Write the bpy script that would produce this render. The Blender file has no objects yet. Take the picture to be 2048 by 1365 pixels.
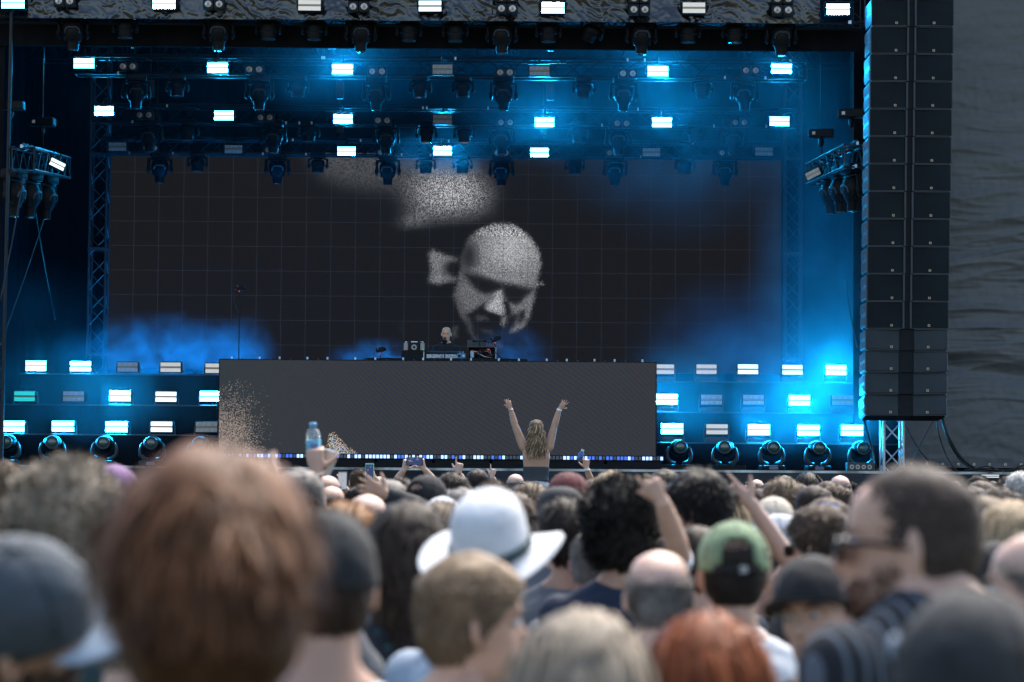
import bpy, bmesh, math, random
import numpy as np
from mathutils import Vector, Matrix, Euler, noise
R = math.radians
random.seed(7)
sc = bpy.context.scene
col = sc.collection
V = Vector

# ------------------------------------------------------------------ camera
F = 4836.0            # focal length in photo pixels (2048 wide)
CAMZ = 1.78
cam_d = bpy.data.cameras.new('camera')
cam = bpy.data.objects.new('camera', cam_d)
col.objects.link(cam)
cam_d.sensor_width = 36.0
cam_d.lens = F / 2048 * 36.0
cam_d.clip_start = 0.1
cam_d.clip_end = 2000
CR = (Euler((R(90) + math.atan(276 / F), 0, 0)).to_matrix() @ Matrix.Rotation(R(0.42), 3, 'Z'))
cam.matrix_world = Matrix.Translation((0, 0, CAMZ)) @ CR.to_4x4()
cam_d.dof.use_dof = True
cam_d.dof.focus_distance = 38.0
cam_d.dof.aperture_fstop = 3.8
sc.camera = cam

def at(px, py, Y):
    """world point on the plane y=Y seen at photo pixel (px, py)"""
    d = CR @ V(((px - 1024) / F, -(py - 682.5) / F, -1))
    return V((0, 0, CAMZ)) + d * (Y / d.y)

# ------------------------------------------------------------------ world, sun, exposure
w = bpy.data.worlds.new('World'); sc.world = w; w.use_nodes = True
nt = w.node_tree
bg = nt.nodes['Background']
sky = nt.nodes.new('ShaderNodeTexSky')
sky.sky_type = 'NISHITA'; sky.sun_disc = False
sky.sun_elevation = R(40); sky.sun_rotation = R(20)
sky.air_density = 1.0; sky.dust_density = 2.5; sky.ozone_density = 1.0
nt.links.new(sky.outputs[0], bg.inputs[0])
bg.inputs[1].default_value = 0.09
sd = bpy.data.lights.new('sun', 'SUN'); so = bpy.data.objects.new('sun', sd); col.objects.link(so)
sd.energy = 1.8; sd.angle = R(40); sd.color = (1, 0.95, 0.88)
_az, _el = R(25), R(60)
so.rotation_euler = V((-math.sin(_az) * math.cos(_el), -math.cos(_az) * math.cos(_el), -math.sin(_el))).to_track_quat('-Z', 'Y').to_euler()
vs = sc.view_settings
vs.view_transform = 'Standard'; vs.look = 'None'; vs.exposure = 1.92; vs.gamma = 1
cy = sc.cycles
cy.use_denoising = True
cy.max_bounces = 6; cy.diffuse_bounces = 3; cy.glossy_bounces = 2; cy.transmission_bounces = 4
cy.volume_bounces = 0; cy.transparent_max_bounces = 8
cy.volume_step_rate = 1.0; cy.volume_max_steps = 96
cy.sample_clamp_indirect = 4.0
cy.caustics_reflective = False; cy.caustics_refractive = False

# ------------------------------------------------------------------ materials
MATS = {}
def mat(name, c, rough=0.6, metal=0.0, var=0.0, scale=20.0, bump=0.0, bscale=None, spec=0.5, attr=None, trans=0.0, stretch=None, emit=None, estr=0, sheen=0):
    if name in MATS: return MATS[name]
    m = bpy.data.materials.new(name); m.use_nodes = True
    t = m.node_tree; b = t.nodes['Principled BSDF']
    b.inputs['Roughness'].default_value = rough; b.inputs['Metallic'].default_value = metal
    b.inputs['Specular IOR Level'].default_value = spec
    if trans: b.inputs['Transmission Weight'].default_value = trans
    if sheen: b.inputs['Sheen Weight'].default_value = sheen
    col4 = (*c, 1)
    src = None
    tc = t.nodes.new('ShaderNodeTexCoord'); mp = t.nodes.new('ShaderNodeMapping')
    t.links.new(tc.outputs['Object'], mp.inputs[0])
    if stretch: mp.inputs['Scale'].default_value = stretch
    if var:
        n = t.nodes.new('ShaderNodeTexNoise'); n.inputs['Scale'].default_value = scale; n.inputs['Detail'].default_value = 5
        t.links.new(mp.outputs[0], n.inputs['Vector'])
        r = t.nodes.new('ShaderNodeValToRGB')
        r.color_ramp.elements[0].position = 0.3; r.color_ramp.elements[1].position = 0.7
        r.color_ramp.elements[0].color = (*[x * (1 - var) for x in c], 1)
        r.color_ramp.elements[1].color = (*[min(1, x * (1 + var)) for x in c], 1)
        t.links.new(n.outputs['Fac'], r.inputs[0]); src = r.outputs[0]
    if attr:
        a = t.nodes.new('ShaderNodeAttribute'); a.attribute_name = attr
        mx = t.nodes.new('ShaderNodeMix'); mx.data_type = 'RGBA'; mx.blend_type = 'MULTIPLY'; mx.inputs[0].default_value = 1
        if src: t.links.new(src, mx.inputs[6])
        else: mx.inputs[6].default_value = col4
        t.links.new(a.outputs['Color'], mx.inputs[7]); src = mx.outputs[2]
    if src: t.links.new(src, b.inputs['Base Color'])
    else: b.inputs['Base Color'].default_value = col4
    if bump:
        n2 = t.nodes.new('ShaderNodeTexNoise'); n2.inputs['Scale'].default_value = bscale or scale; n2.inputs['Detail'].default_value = 4
        t.links.new(mp.outputs[0], n2.inputs['Vector'])
        bp = t.nodes.new('ShaderNodeBump'); bp.inputs['Strength'].default_value = bump; bp.inputs['Distance'].default_value = 0.02
        t.links.new(n2.outputs['Fac'], bp.inputs['Height']); t.links.new(bp.outputs[0], b.inputs['Normal'])
    if emit:
        b.inputs['Emission Color'].default_value = (*emit, 1); b.inputs['Emission Strength'].default_value = estr
    MATS[name] = m
    return m

EXPK = 2 ** -1.92
def emis(name, c, s, base=(0.02, 0.02, 0.02)):
    s = s * EXPK
    if name in MATS: return MATS[name]
    m = mat(name, base, 0.4, emit=c, estr=s)
    m.cycles.emission_sampling = 'FRONT'
    return m

BLK = mat('black_metal', (0.010, 0.010, 0.012), 0.42, 0.3, spec=.3, var=.3, scale=9, bump=.1)
BLKP = mat('black_plastic', (0.007, 0.0075, 0.009), 0.45, spec=.14, var=.25, scale=14, bump=.12)
GRYP = mat('grey_plastic', (0.035, 0.038, 0.042), 0.45, var=.2, scale=14, bump=.1)
DRAPE = mat('black_drape', (0.006, 0.0065, 0.008), 0.9, spec=.12, var=.4, scale=2, bump=.4, stretch=(3, 3, .6))
ALU = mat('aluminium', (0.42, 0.44, 0.46), 0.32, 0.85, var=.15, scale=12, bump=.05)
DALU = mat('dark_truss', (0.014, 0.015, 0.017), 0.45, 0.5, var=.3, scale=6)
CHROME = mat('chrome', (0.6, 0.6, 0.6), 0.15, 1.0)
LENS = mat('lens_glass', (0.02, 0.06, 0.05), 0.06, 0.0, spec=1.0)
WHITEP = mat('white_plastic', (0.75, 0.75, 0.73), 0.4, var=.05)
CABLE = mat('black_rubber', (0.01, 0.01, 0.011), 0.5, var=.2)

# ------------------------------------------------------------------ mesh builder
class MB:
    def __init__(s): s.v = []; s.f = []; s.c = []
    def add(s, vs_, fs, shade=None):
        o = len(s.v); s.v += [tuple(p) for p in vs_]; s.f += [tuple(i + o for i in f) for f in fs]
        if shade is not None: s.c += [shade] * len(fs)
        return s
    def box(s, c, d, M=None, taper=1.0, bev=0.0):
        x, y, z = d[0] / 2, d[1] / 2, d[2] / 2
        if bev:
            b = min(bev, x * .9, y * .9, z * .9); P = []
            bm = bmesh.new(); bmesh.ops.create_cube(bm, size=1)
            for q in bm.verts: q.co = V((q.co.x * 2 * x * (taper if q.co.z > 0 else 1), q.co.y * 2 * y * (taper if q.co.z > 0 else 1), q.co.z * 2 * z))
            bmesh.ops.bevel(bm, geom=bm.edges[:], offset=b, segments=2, affect='EDGES', profile=.5)
            bm.verts.index_update()
            P = [(M @ q.co if M else q.co) + V(c) for q in bm.verts]; FF = [[q.index for q in f.verts] for f in bm.faces]
            bm.free(); return s.add(P, FF)
        P = [V((sx * x * (taper if sz > 0 else 1), sy * y * (taper if sz > 0 else 1), sz * z)) for sz in (-1, 1) for sy in (-1, 1) for sx in (-1, 1)]
        if M: P = [M @ p for p in P]
        P = [p + V(c) for p in P]
        return s.add(P, [(0, 2, 3, 1), (4, 5, 7, 6), (0, 1, 5, 4), (2, 6, 7, 3), (0, 4, 6, 2), (1, 3, 7, 5)])
    def tube(s, pts, rad, n=10, cap=True, flat=None):
        pts = [V(p) for p in pts]; rad = rad if hasattr(rad, '__len__') else [rad] * len(pts)
        rings = []; up = None
        for i, p in enumerate(pts):
            t = ((pts[min(i + 1, len(pts) - 1)] - pts[max(i - 1, 0)])).normalized()
            if up is None: up = V((0, 0, 1)) if abs(t.z) < .9 else V((0, 1, 0))
            a = t.cross(up).normalized(); b = a.cross(t).normalized(); up = b
            rr = rad[i]; ra, rb = (rr if not hasattr(rr, '__len__') else rr[0]), (rr if not hasattr(rr, '__len__') else rr[1])
            rings.append([p + a * math.cos(2 * math.pi * k / n) * ra + b * math.sin(2 * math.pi * k / n) * rb for k in range(n)])
        vv = [q for r in rings for q in r]; ff = []
        for i in range(len(rings) - 1):
            for k in range(n):
                ff.append((i * n + k, i * n + (k + 1) % n, (i + 1) * n + (k + 1) % n, (i + 1) * n + k))
        if cap: ff.append(tuple(range(n))[::-1]); ff.append(tuple((len(rings) - 1) * n + k for k in range(n)))
        return s.add(vv, ff)
    def lathe(s, prof, c=(0, 0, 0), axis='Z', n=20, M=None, sx=1, sy=1):
        vv = []; ff = []; m = len(prof)
        for r, h in prof:
            for k in range(n):
                a = 2 * math.pi * k / n; x, y = r * math.cos(a) * sx, r * math.sin(a) * sy
                p = V((x, y, h)) if axis == 'Z' else (V((x, h, y)) if axis == 'Y' else V((h, x, y)))
                if M: p = M @ p
                vv.append(p + V(c))
        for i in range(m - 1):
            for k in range(n):
                q = (i * n + k, i * n + (k + 1) % n, (i + 1) * n + (k + 1) % n, (i + 1) * n + k)
                ff.append(q if axis != 'Y' else q[::-1])
        ff.append(tuple(range(n))[::-1]); ff.append(tuple((m - 1) * n + k for k in range(n)))
        return s.add(vv, ff)
    def ell(s, c, r, n=14, m=9, M=None):
        prof = [(math.sin(math.pi * i / m), -math.cos(math.pi * i / m)) for i in range(m + 1)]
        prof[0] = (.001, -1); prof[-1] = (.001, 1)
        vv = []; ff = []
        for a, h in prof:
            for k in range(n):
                p = V((a * math.cos(2 * math.pi * k / n) * r[0], a * math.sin(2 * math.pi * k / n) * r[1], h * r[2]))
                vv.append((M @ p if M else p) + V(c))
        for i in range(m):
            for k in range(n): ff.append((i * n + k, i * n + (k + 1) % n, (i + 1) * n + (k + 1) % n, (i + 1) * n + k))
        ff.append(tuple(range(n))[::-1]); ff.append(tuple(m * n + k for k in range(n)))
        return s.add(vv, ff)
    def mesh(s, name, smooth=False):
        me = bpy.data.meshes.new(name); me.from_pydata(s.v, [], s.f); me.update()
        if smooth: me.polygons.foreach_set('use_smooth', [True] * len(me.polygons))
        if s.c and len(s.c) == len(s.f):
            ca = me.color_attributes.new('shade', 'FLOAT_COLOR', 'CORNER')
            buf = []
            for f, cc in zip(s.f, s.c): buf += [cc, cc, cc, 1] * len(f)
            ca.data.foreach_set('color', buf)
        return me
    def build(s, name, m, parent=None, smooth=False, loc=None, label=None):
        me = s.mesh(name, smooth); me.materials.append(m)
        if smooth == 'auto':
            me.polygons.foreach_set('use_smooth', [True] * len(me.polygons))
            try: me.set_sharp_from_angle(angle=R(38))
            except Exception: pass
        o = bpy.data.objects.new(name, me); col.objects.link(o)
        if parent: o.parent = parent
        if loc is not None: o.location = loc
        if label: o['label'] = label
        return o

def tag(o, label=None, cat=None, group=None, kind=None):
    if label: o['label'] = label
    if cat: o['category'] = cat
    if group: o['group'] = group
    if kind: o['kind'] = kind
    return o
def thing(name, label, cat, loc=(0, 0, 0), rz=0, group=None, scale=1):
    o = bpy.data.objects.new(name, None); col.objects.link(o); o.location = loc
    o.rotation_euler = (0, 0, rz) if not hasattr(rz, '__len__') else rz
    o.scale = (scale,) * 3; o.empty_display_size = .1
    return tag(o, label, cat, group)
def kids(o): return [c for c in bpy.data.objects if c.parent == o]
def copy_tree(o, parent=None, ch=None):
    ch = ch if ch is not None else {}
    c = o.copy(); col.objects.link(c)
    if parent: c.parent = parent
    for k in o.children: copy_tree(k, c)
    return c

def truss_box(mb, a, b, s=0.3, r=0.022, step=0.45, dr=0.011, upv=V((0, 0, 1))):
    """square lattice truss between points a and b"""
    a, b = V(a), V(b); t = (b - a); L = t.length; t.normalize()
    sx = t.cross(upv).normalized() * s / 2; sz = sx.cross(t).normalized() * s / 2
    cs = [sx + sz, sx - sz, -sx - sz, -sx + sz]
    for c in cs: mb.tube([a + c, b + c], r, 6)
    n = max(2, int(round(L / step)))
    for f in range(4):
        c0, c1 = cs[f], cs[(f + 1) % 4]
        for i in range(n):
            p0 = a + t * (L * i / n); p1 = a + t * (L * (i + 1) / n)
            if i % 2 == 0: mb.tube([p0 + c0, p1 + c1], dr, 5, False)
            else: mb.tube([p0 + c1, p1 + c0], dr, 5, False)
    for e in (0, L):
        for f in range(4): mb.tube([a + t * e + cs[f], a + t * e + cs[(f + 1) % 4]], dr, 5, False)
    return mb
# ================================================================== ground and stage
gm = mat('trampled_grass', (0.05, 0.055, 0.03), 0.9, var=.5, scale=1.2, bump=.5, bscale=8)
g = MB(); n = 8
g.add([(-400, -400, 0), (400, -400, 0), (400, 400, 0), (-400, 400, 0)], [(0, 1, 2, 3)])
tag(g.build('ground', gm), kind='structure')

SX0, SX1, SY0, SY1 = -10.1, 7.6, 36.6, 51.2
DECK = at(1024, 939, SY0).z
st = thing('concert_stage', 'huge black open air festival stage with roof, drapes and dark fabric skirt', 'stage', ((SX0 + SX1) / 2, 43, 0))
SO = V(st.location)
def L(p): return V(p) - SO
def sbox(name, lo, hi, m, bev=0, parent=st):
    c = (V(lo) + V(hi)) / 2; return MB().box(L(c), V(hi) - V(lo), bev=bev).build(name, m, parent)
sbox('stage_deck', (SX0, SY0, DECK - .18), (SX1 + 6, SY1, DECK), BLKP)
sbox('roof_cover', (SX0 - 2.5, SY0 - .3, 11.42), (SX1 + 1.2, SY1 + .4, 11.55), DRAPE)
sbox('edge_trim', (SX0, SY0 - .03, DECK - .025), (SX1 + 6, SY0 - .004, DECK + .012), mat('worn_alu_trim', (.3, .32, .33), .35, .7, var=.9, scale=3))

def cloth(name, p00, p10, p01, nu, nv, amp, m, parent, fx=1, fz=6, seed=0, depth=V((0, -1, 0)), fn=None, label=None):
    """wrinkled fabric sheet with real thickness folds; p00 origin, p10 u-end, p01 v-end"""
    vv = []; ff = []
    for j in range(nv + 1):
        for i in range(nu + 1):
            u, v_ = i / nu, j / nv
            p = V(p00) + (V(p10) - V(p00)) * u + (V(p01) - V(p00)) * v_
            if fn: d = fn(u, v_)
            else: d = noise.noise(V((u * fx * 3, v_ * fz * 3, seed))) + .5 * noise.noise(V((u * fx * 9, v_ * fz * 9, seed + 5)))
            vv.append(p + depth * (d * amp))
    for j in range(nv):
        for i in range(nu):
            a = j * (nu + 1) + i; ff.append((a, a + 1, a + nu + 2, a + nu + 1))
    mb = MB().add(vv, ff); return mb.build(name, m, parent, smooth=True, label=label)

DRK = mat('skirt_fabric', (0.022, 0.026, 0.03), 0.6, spec=.3, var=.25, scale=3, bump=.25, bscale=30, stretch=(1, 1, 4))
cloth('stage_skirt', L((SX0, SY0 - .08, 0.02)), L((SX1 + 6, SY0 - .08, 0.02)), L((SX0, SY0 - .08, DECK - .03)), 200, 40, .05, DRK, st, 5, 3)
cloth('back_drape', L((SX0 - .6, SY1, DECK)), L((SX1 + .6, SY1, DECK)), L((SX0 - .6, SY1, 11.6)), 160, 12, .12, DRAPE, st, 22, .15)
cloth('side_drape', L((SX0, SY0 + 1.5, DECK)), L((SX0, SY1, DECK)), L((SX0, SY0 + 1.5, 11.4)), 100, 12, .12, DRAPE, st, 16, .15, depth=V((1, 0, 0)))
cloth('side_drape', L((SX1, SY0 + 2.4, DECK)), L((SX1, SY1, DECK)), L((SX1, SY0 + 2.4, 11.4)), 100, 12, .12, DRAPE, st, 16, .15, depth=V((-1, 0, 0)))
# wings left and right of the opening
cloth('wing_drape', L((-16, SY0 + 1.2, 0)), L((at(8, 500, 38).x, SY0 + 1.2, 0)), L((-16, SY0 + 1.2, 11.4)), 60, 10, .12, DRAPE, st, 10, .15)
for yy, z0 in ((50.4, 10.45), (47.6, 10.5), (44.6, 10.55)):
    mb = MB()
    for dy in (0, .5):
        for z in (z0, z0 + .62): mb.tube([L((SX0, yy - dy, z)), L((SX1, yy - dy, z))], .03, 6)
        nn = 26
        for i in range(nn):
            xa = SX0 + (SX1 - SX0) * i / nn; xb = SX0 + (SX1 - SX0) * (i + .5) / nn; xc = SX0 + (SX1 - SX0) * (i + 1) / nn
            mb.tube([L((xa, yy - dy, z0)), L((xb, yy - dy, z0 + .62))], .018, 5, False)
            mb.tube([L((xb, yy - dy, z0 + .62)), L((xc, yy - dy, z0))], .018, 5, False)
            if i % 6 == 2:
                mb.tube([L((xc, yy - dy, z0)), L((xc, yy - dy, z0 + .62))], .02, 5, False)
    mb.build('roof_truss', DALU, st)
for xx in (-7.6, -4.2, -1.2, 1.9, 4.9):
    mb = MB()
    for dx in (0, .4):
        for z in (10.75, 11.3): mb.tube([L((xx + dx, SY0, z)), L((xx + dx, SY1, z))], .03, 6)
    for i in range(22):
        ya = SY0 + (SY1 - SY0) * i / 22; yb = SY0 + (SY1 - SY0) * (i + 1) / 22
        mb.tube([L((xx, ya, 10.75 if i % 2 else 11.3)), L((xx, yb, 11.3 if i % 2 else 10.75))], .016, 5, False)
    mb.build('roof_truss', DALU, st)
for (px, s_) in ((190, .33), (1585, .31)):
    a = at(px, 930, 48.1); b = V((a.x, 48.1, 10.4))
    mb = MB(); truss_box(mb, L((a.x, 48.1, DECK)), L(b), s_, .026, .36, .013, V((0, 1, 0)))
    for zz in (4.2, 6.3, 8.2): mb.box(L((a.x, 48.1, zz)), (s_ + .05, s_ + .05, .05))
    mb.build('tower_truss', mat('tower_alu', (.055, .056, .058), .5, .5, var=.2, scale=8), st)

# ------------------------------------------------------------------ light risers (stairs of black cloth on each side)
def riser(label, x0, x1, steps):
    c = thing('light_riser', label, 'riser', ((x0 + x1) / 2, 40, DECK), group='stepped lighting risers')
    o = V(c.location); prof = [(38.7, DECK)]
    mb = MB()
    ys = (38.9, 40.1, 41.3); ztop = []
    for (py, Y) in zip(steps, ys): ztop.append(at(1024, py, Y).z)
    back = 42.6
    zp = DECK
    for i, (Y, z) in enumerate(zip(ys, ztop)):
        ye = ys[i + 1] if i < 2 else back
        xs = x0 - (.35 * (2 - i) if x0 < -3 else 0), x1 + (.35 * (2 - i) if x0 > 0 else 0)
        # cloth riser face
        def fn(u, v_, i=i): return .5 * noise.noise(V((u * 14, v_ * 1.2, i))) + .3 * noise.noise(V((u * 50, v_ * 3, i)))
        cloth('riser_cloth', V((xs[0], Y, zp)) - o, V((xs[1], Y, zp)) - o, V((xs[0], Y, z)) - o, 90, 6, .02, DRAPE, c, fn=fn)
        MB().box(V(((xs[0] + xs[1]) / 2, (Y + back) / 2 + .02, (zp + z) / 2 - .01)) - o, (xs[1] - xs[0] - .04, back - Y - .06, z - zp - .03)).build('riser_block', DRAPE, c)
        MB().box(V(((xs[0] + xs[1]) / 2, (Y + ye) / 2 - .015, z + .008)) - o, (xs[1] - xs[0] + .02, ye - Y + .02, .02), bev=.006).build('tread', mat('riser_tread', (.05, .05, .055), .35, .2, var=.5, scale=4), c)
        zp = z
    return ztop
zl = riser('black cloth covered stepped riser of strobes left of the front screen', at(40, 757, 41.3).x, at(446, 757, 41).x, (877, 817.5, 756))
zr = riser('black cloth covered stepped riser of strobes right of the front screen', at(1300, 757, 41).x, 5.9, (885, 823.5, 762.5))

# ------------------------------------------------------------------ lamp state materials
CY = (0.012, 0.36, 1.0)
E_B = emis('strobe_bright', (0.006, 0.43, 1.0), 700)
E_L = emis('strobe_lit', (0.010, 0.44, 1.0), 270)
E_W = emis('strobe_white', (0.55, 0.85, 1.0), 2.6)
E_C = emis('strobe_cyan', (0.03, 0.75, 0.72), 0.75)
E_D = emis('strobe_warm', (1.0, 0.93, 0.82), 0.42, (.6, .57, .5))  # glow put into unlit panels in place of daylight falling on them
E_O = mat('strobe_off_panel', (0.55, 0.5, 0.44), 0.35, var=.25, scale=60, stretch=(1, 1, .2))
E_T = mat('strobe_tube', (0.6, 0.42, 0.2), 0.3)
E_TW = emis('strobe_tube_glow', (0.8, 0.5, 0.3), .35)
SM = {'b': E_B, 'l': E_L, 'w': E_W, 'c': E_C, 'd': E_D, 'o': E_O}
SDESC = {'b': 'glaring cyan white strobe', 'l': 'lit blue white strobe', 'w': 'pale white glowing strobe', 'c': 'dim turquoise strobe', 'd': 'pale cream unlit strobe', 'o': 'unlit beige strobe'}
protos = {}
def strobe_proto(state, floor):
    k = ('strobe', state, floor)
    if k in protos: return copy_tree(protos[k])
    c = thing('strobe_light', '', 'strobe light')
    h = MB(); h.box((0, .085, 0), (.385, .15, .185), bev=.02); h.box((0, .18, 0), (.3, .06, .14), bev=.02)
    for i in range(7): h.box((-.15 + .05 * i, .12, .096), (.03, .1, .01))
    h.build('housing', BLKP, c, smooth='auto')
    MB().box((0, .006, 0), (.365, .012, .172)).build('bezel', BLK, c)
    for z in (-.048, .048):
        MB().add([(-.172, -.002, z - .033), (.172, -.002, z - .033), (.172, -.002, z + .033), (-.172, -.002, z + .033)], [(0, 1, 2, 3)]).build('led_panel', SM[state], c)
    MB().box((0, -.001, 0), (.344, .008, .016)).build('flash_tube', E_T if state in 'odc' else E_TW, c)
    y = MB()
    if floor:
        y.box((0, .09, -.165), (.37, .2, .075), taper=.9, bev=.008)
        for s in (-1, 1): y.box((s * .2, .09, -.08), (.012, .07, .2))
        y.build('base', GRYP, c, smooth='auto')
    else:
        for s in (-1, 1): y.box((s * .2, .09, .055), (.012, .05, .16))
        y.box((0, .09, .135), (.41, .05, .012)); y.tube([(0, .09, .14), (0, .09, .26)], .02, 8)
        y.build('yoke', BLK, c)
    protos[k] = c; return c

ORD = ['first', 'second', 'third', 'fourth', 'fifth', 'sixth', 'seventh', 'eighth', 'ninth', 'tenth', 'eleventh', 'twelfth', 'thirteenth', 'fourteenth', 'fifteenth', 'sixteenth']
def srow(rowname, Y, lst, floor, group):
    for i, (px, py, s) in enumerate(lst):
        c = strobe_proto(s, floor); p = at(px, py, Y)
        c.location = p
        if floor is not False and floor is not True: pass
        c.rotation_euler = (0, R(random.uniform(-.6, .6)), 0) if not floor else (0, 0, R(random.uniform(-2, 2)))
        tag(c, f'{SDESC[s]}, {ORD[i]} from left {rowname}', 'strobe light', group)
GS = 'strobe lights on the hanging trusses'; GF = 'strobe lights standing on the risers'
srow('on the foil wrapped front truss', 36.85, [(26, 6, 'b'), (328, 7, 'b'), (619, 11, 'd'), (860, 12.5, 'w'), (1106, 16, 'l'), (1388, 16, 'd'), (1676, 19, 'b')], False, GS)
srow('on the second truss from the front', 41.75, [(168, 127, 'l'), (435, 136, 'b'), (685, 139, 'b'), (885, 139, 'o'), (1079, 142, 'o'), (1316, 143, 'b'), (1563, 138, 'l')], False, GS)
srow('on the third truss from the front', 44.2, [(208, 222.5, 'l'), (448, 231.5, 'l'), (686, 238.5, 'l'), (885, 239, 'o'), (1089, 245, 'b'), (1324, 245, 'b'), (1559, 243, 'l')], False, GS)
srow('on the rear truss above the big screen', 47.2, [(235, 294, 'o'), (467, 299, 'o'), (693, 303, 'l'), (885, 302, 'b'), (1079, 305.5, 'l'), (1303, 305, 'o'), (1528, 303.5, 'o')], False, GS)
srow('on the top step left of the front screen', 41.4, [(72, 732, 'l'), (161, 733, 'l'), (255, 734.5, 'o'), (341, 735, 'd'), (431, 737, 'd')], True, GF)
srow('on the middle step left of the front screen', 40.2, [(49, 793, 'c'), (147, 793, 'o'), (240, 792, 'b'), (332, 794, 'w'), (421, 793, 'l')], True, GF)
srow('on the lowest step left of the front screen', 39.0, [(27, 853, 'b'), (126, 853, 'l'), (233, 854, 'b'), (323, 854, 'w'), (413, 854.5, 'o')], True, GF)
srow('on the top step right of the front screen', 41.4, [(1328, 739, 'd'), (1413, 739, 'd'), (1496, 739, 'w'), (1585, 740, 'w'), (1672, 740.5, 'b')], True, GF)
srow('on the middle step right of the front screen', 40.2, [(1334, 799, 'b'), (1423, 800, 'o'), (1507, 800, 'o'), (1599, 801, 'b'), (1685, 801, 'o')], True, GF)
srow('on the lowest step right of the front screen', 39.0, [(1344, 858, 'b'), (1434, 859, 'd'), (1518, 860, 'b'), (1617, 861, 'b'), (1704, 861, 'b')], True, GF)

# ------------------------------------------------------------------ hanging trusses
def truss_thing(label, a, b, s, hang=()):
    c = thing('lighting_truss', label, 'truss', (V(a) + V(b)) / 2, group='black lighting trusses under the stage roof'); o = V(c.location)
    mb = MB(); truss_box(mb, V(a) - o, V(b) - o, s, .024, s * 1.1, .012); mb.build('lattice', DALU, c)
    for px in hang:
        x = a[0] + (b[0] - a[0]) * px; z = a[2]
        mb = MB().tube([V((x, a[1], z + s / 2)) - o, V((x, a[1], 11.3)) - o], .012, 5)
        mb.box(V((x, a[1], z + s / 2 + .35)) - o, (.14, .14, .34), bev=.02); mb.build('chain_hoist', BLK, c)
    # cable loom draped along the top
    mb = MB()
    for k in range(4):
        pts = []
        for i in range(41):
            t = i / 40; p = V(a) * (1 - t) + V(b) * t - o
            pts.append(p + V((0, -.1 + .05 * k, s / 2 + .03 + .02 * noise.noise(V((t * 22, k * 3.1, s))) + .03 * abs(math.sin(t * 30 + k)))))
        mb.tube(pts, .011, 5)
    mb.build('cable_loom', CABLE, c)
    rnd = random.Random(s + a[1])
    for i in range(14):
        t = rnd.random(); p = V(a) * (1 - t) + V(b) * t - o
        MB().box(p + V((0, -s / 2 - .03, rnd.choice((-1, 1)) * s / 2)), (.03, .04, .05)).build('clamp', ALU, c)
    return c
def row_ends(p0, p1, py0, py1, Y):
    a = at(p0, py0, Y); b = at(p1, py1, Y); z = (a.z + b.z) / 2; return V((a.x, Y, z)), V((b.x, Y, z))
a1, b1 = row_ends(-60, 1725, 12, 12, 37.35); a1.z = b1.z = at(900, 8, 37.1).z
truss_thing('front truss wrapped in wrinkled black foil over the stage opening', a1, b1, .5, (.1, .5, .9))
a2, b2 = row_ends(152, 1612, 133, 133, 42.15); a2.z = b2.z = at(885, 135, 42).z
truss_thing('second black truss from the front, above the big screen', a2, b2, .3, (.08, .35, .65, .92))
a3, b3 = row_ends(188, 1592, 230, 230, 44.6); a3.z = b3.z = at(885, 232, 44.4).z
truss_thing('third black truss from the front, just over the rear one', a3, b3, .3, (.08, .35, .65, .92))
a4, b4 = row_ends(205, 1562, 298, 298, 47.55); a4.z = b4.z = at(885, 297, 47.4).z
truss_thing('rearmost black truss along the top edge of the big screen', a4, b4, .28, (.08, .35, .65, .92))
MB().box(V(((a1.x + b1.x) / 2, 37.75, a1.z - .42)) - SO, (b1.x - a1.x, .06, .34)).build('pelmet', DRAPE, st)

# foil wrap
FOIL = mat('black_foil', (0.006, 0.0065, 0.008), 0.18, 0.0, spec=.8, bump=.25, bscale=9, stretch=(1, 1, 1.5))
x0, x1 = at(55, 20, 37).x, at(1640, 20, 37).x
def ffn(u, v_):
    g_ = u * 7; k = round(g_); near = math.exp(-((g_ - k) * 3.2) ** 2)
    r = 1 - abs(noise.noise(V((u * 60 + v_ * 5 * near, v_ * 3.5 + near * math.sin(u * 90) * 2, 3)))) * 2
    r2 = 1 - abs(noise.noise(V((u * 130, v_ * 9 + u * 40, 8)))) * 2
    return .5 * max(0, r - .55) * 2.2 * (.4 + near) + .12 * r2 + 1.6 * noise.noise(V((u * 14, v_ * 1.1, 1)))
fo = cloth('foil_wrap', (x0, 37.03, a1.z - .28), (x1, 37.03, a1.z - .28), (x0, 37.03, a1.z + .32), 520, 30, .035, FOIL, None, fn=ffn)
tag(fo, 'crumpled shiny black foil wrapped along the front truss', 'foil wrap')

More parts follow.
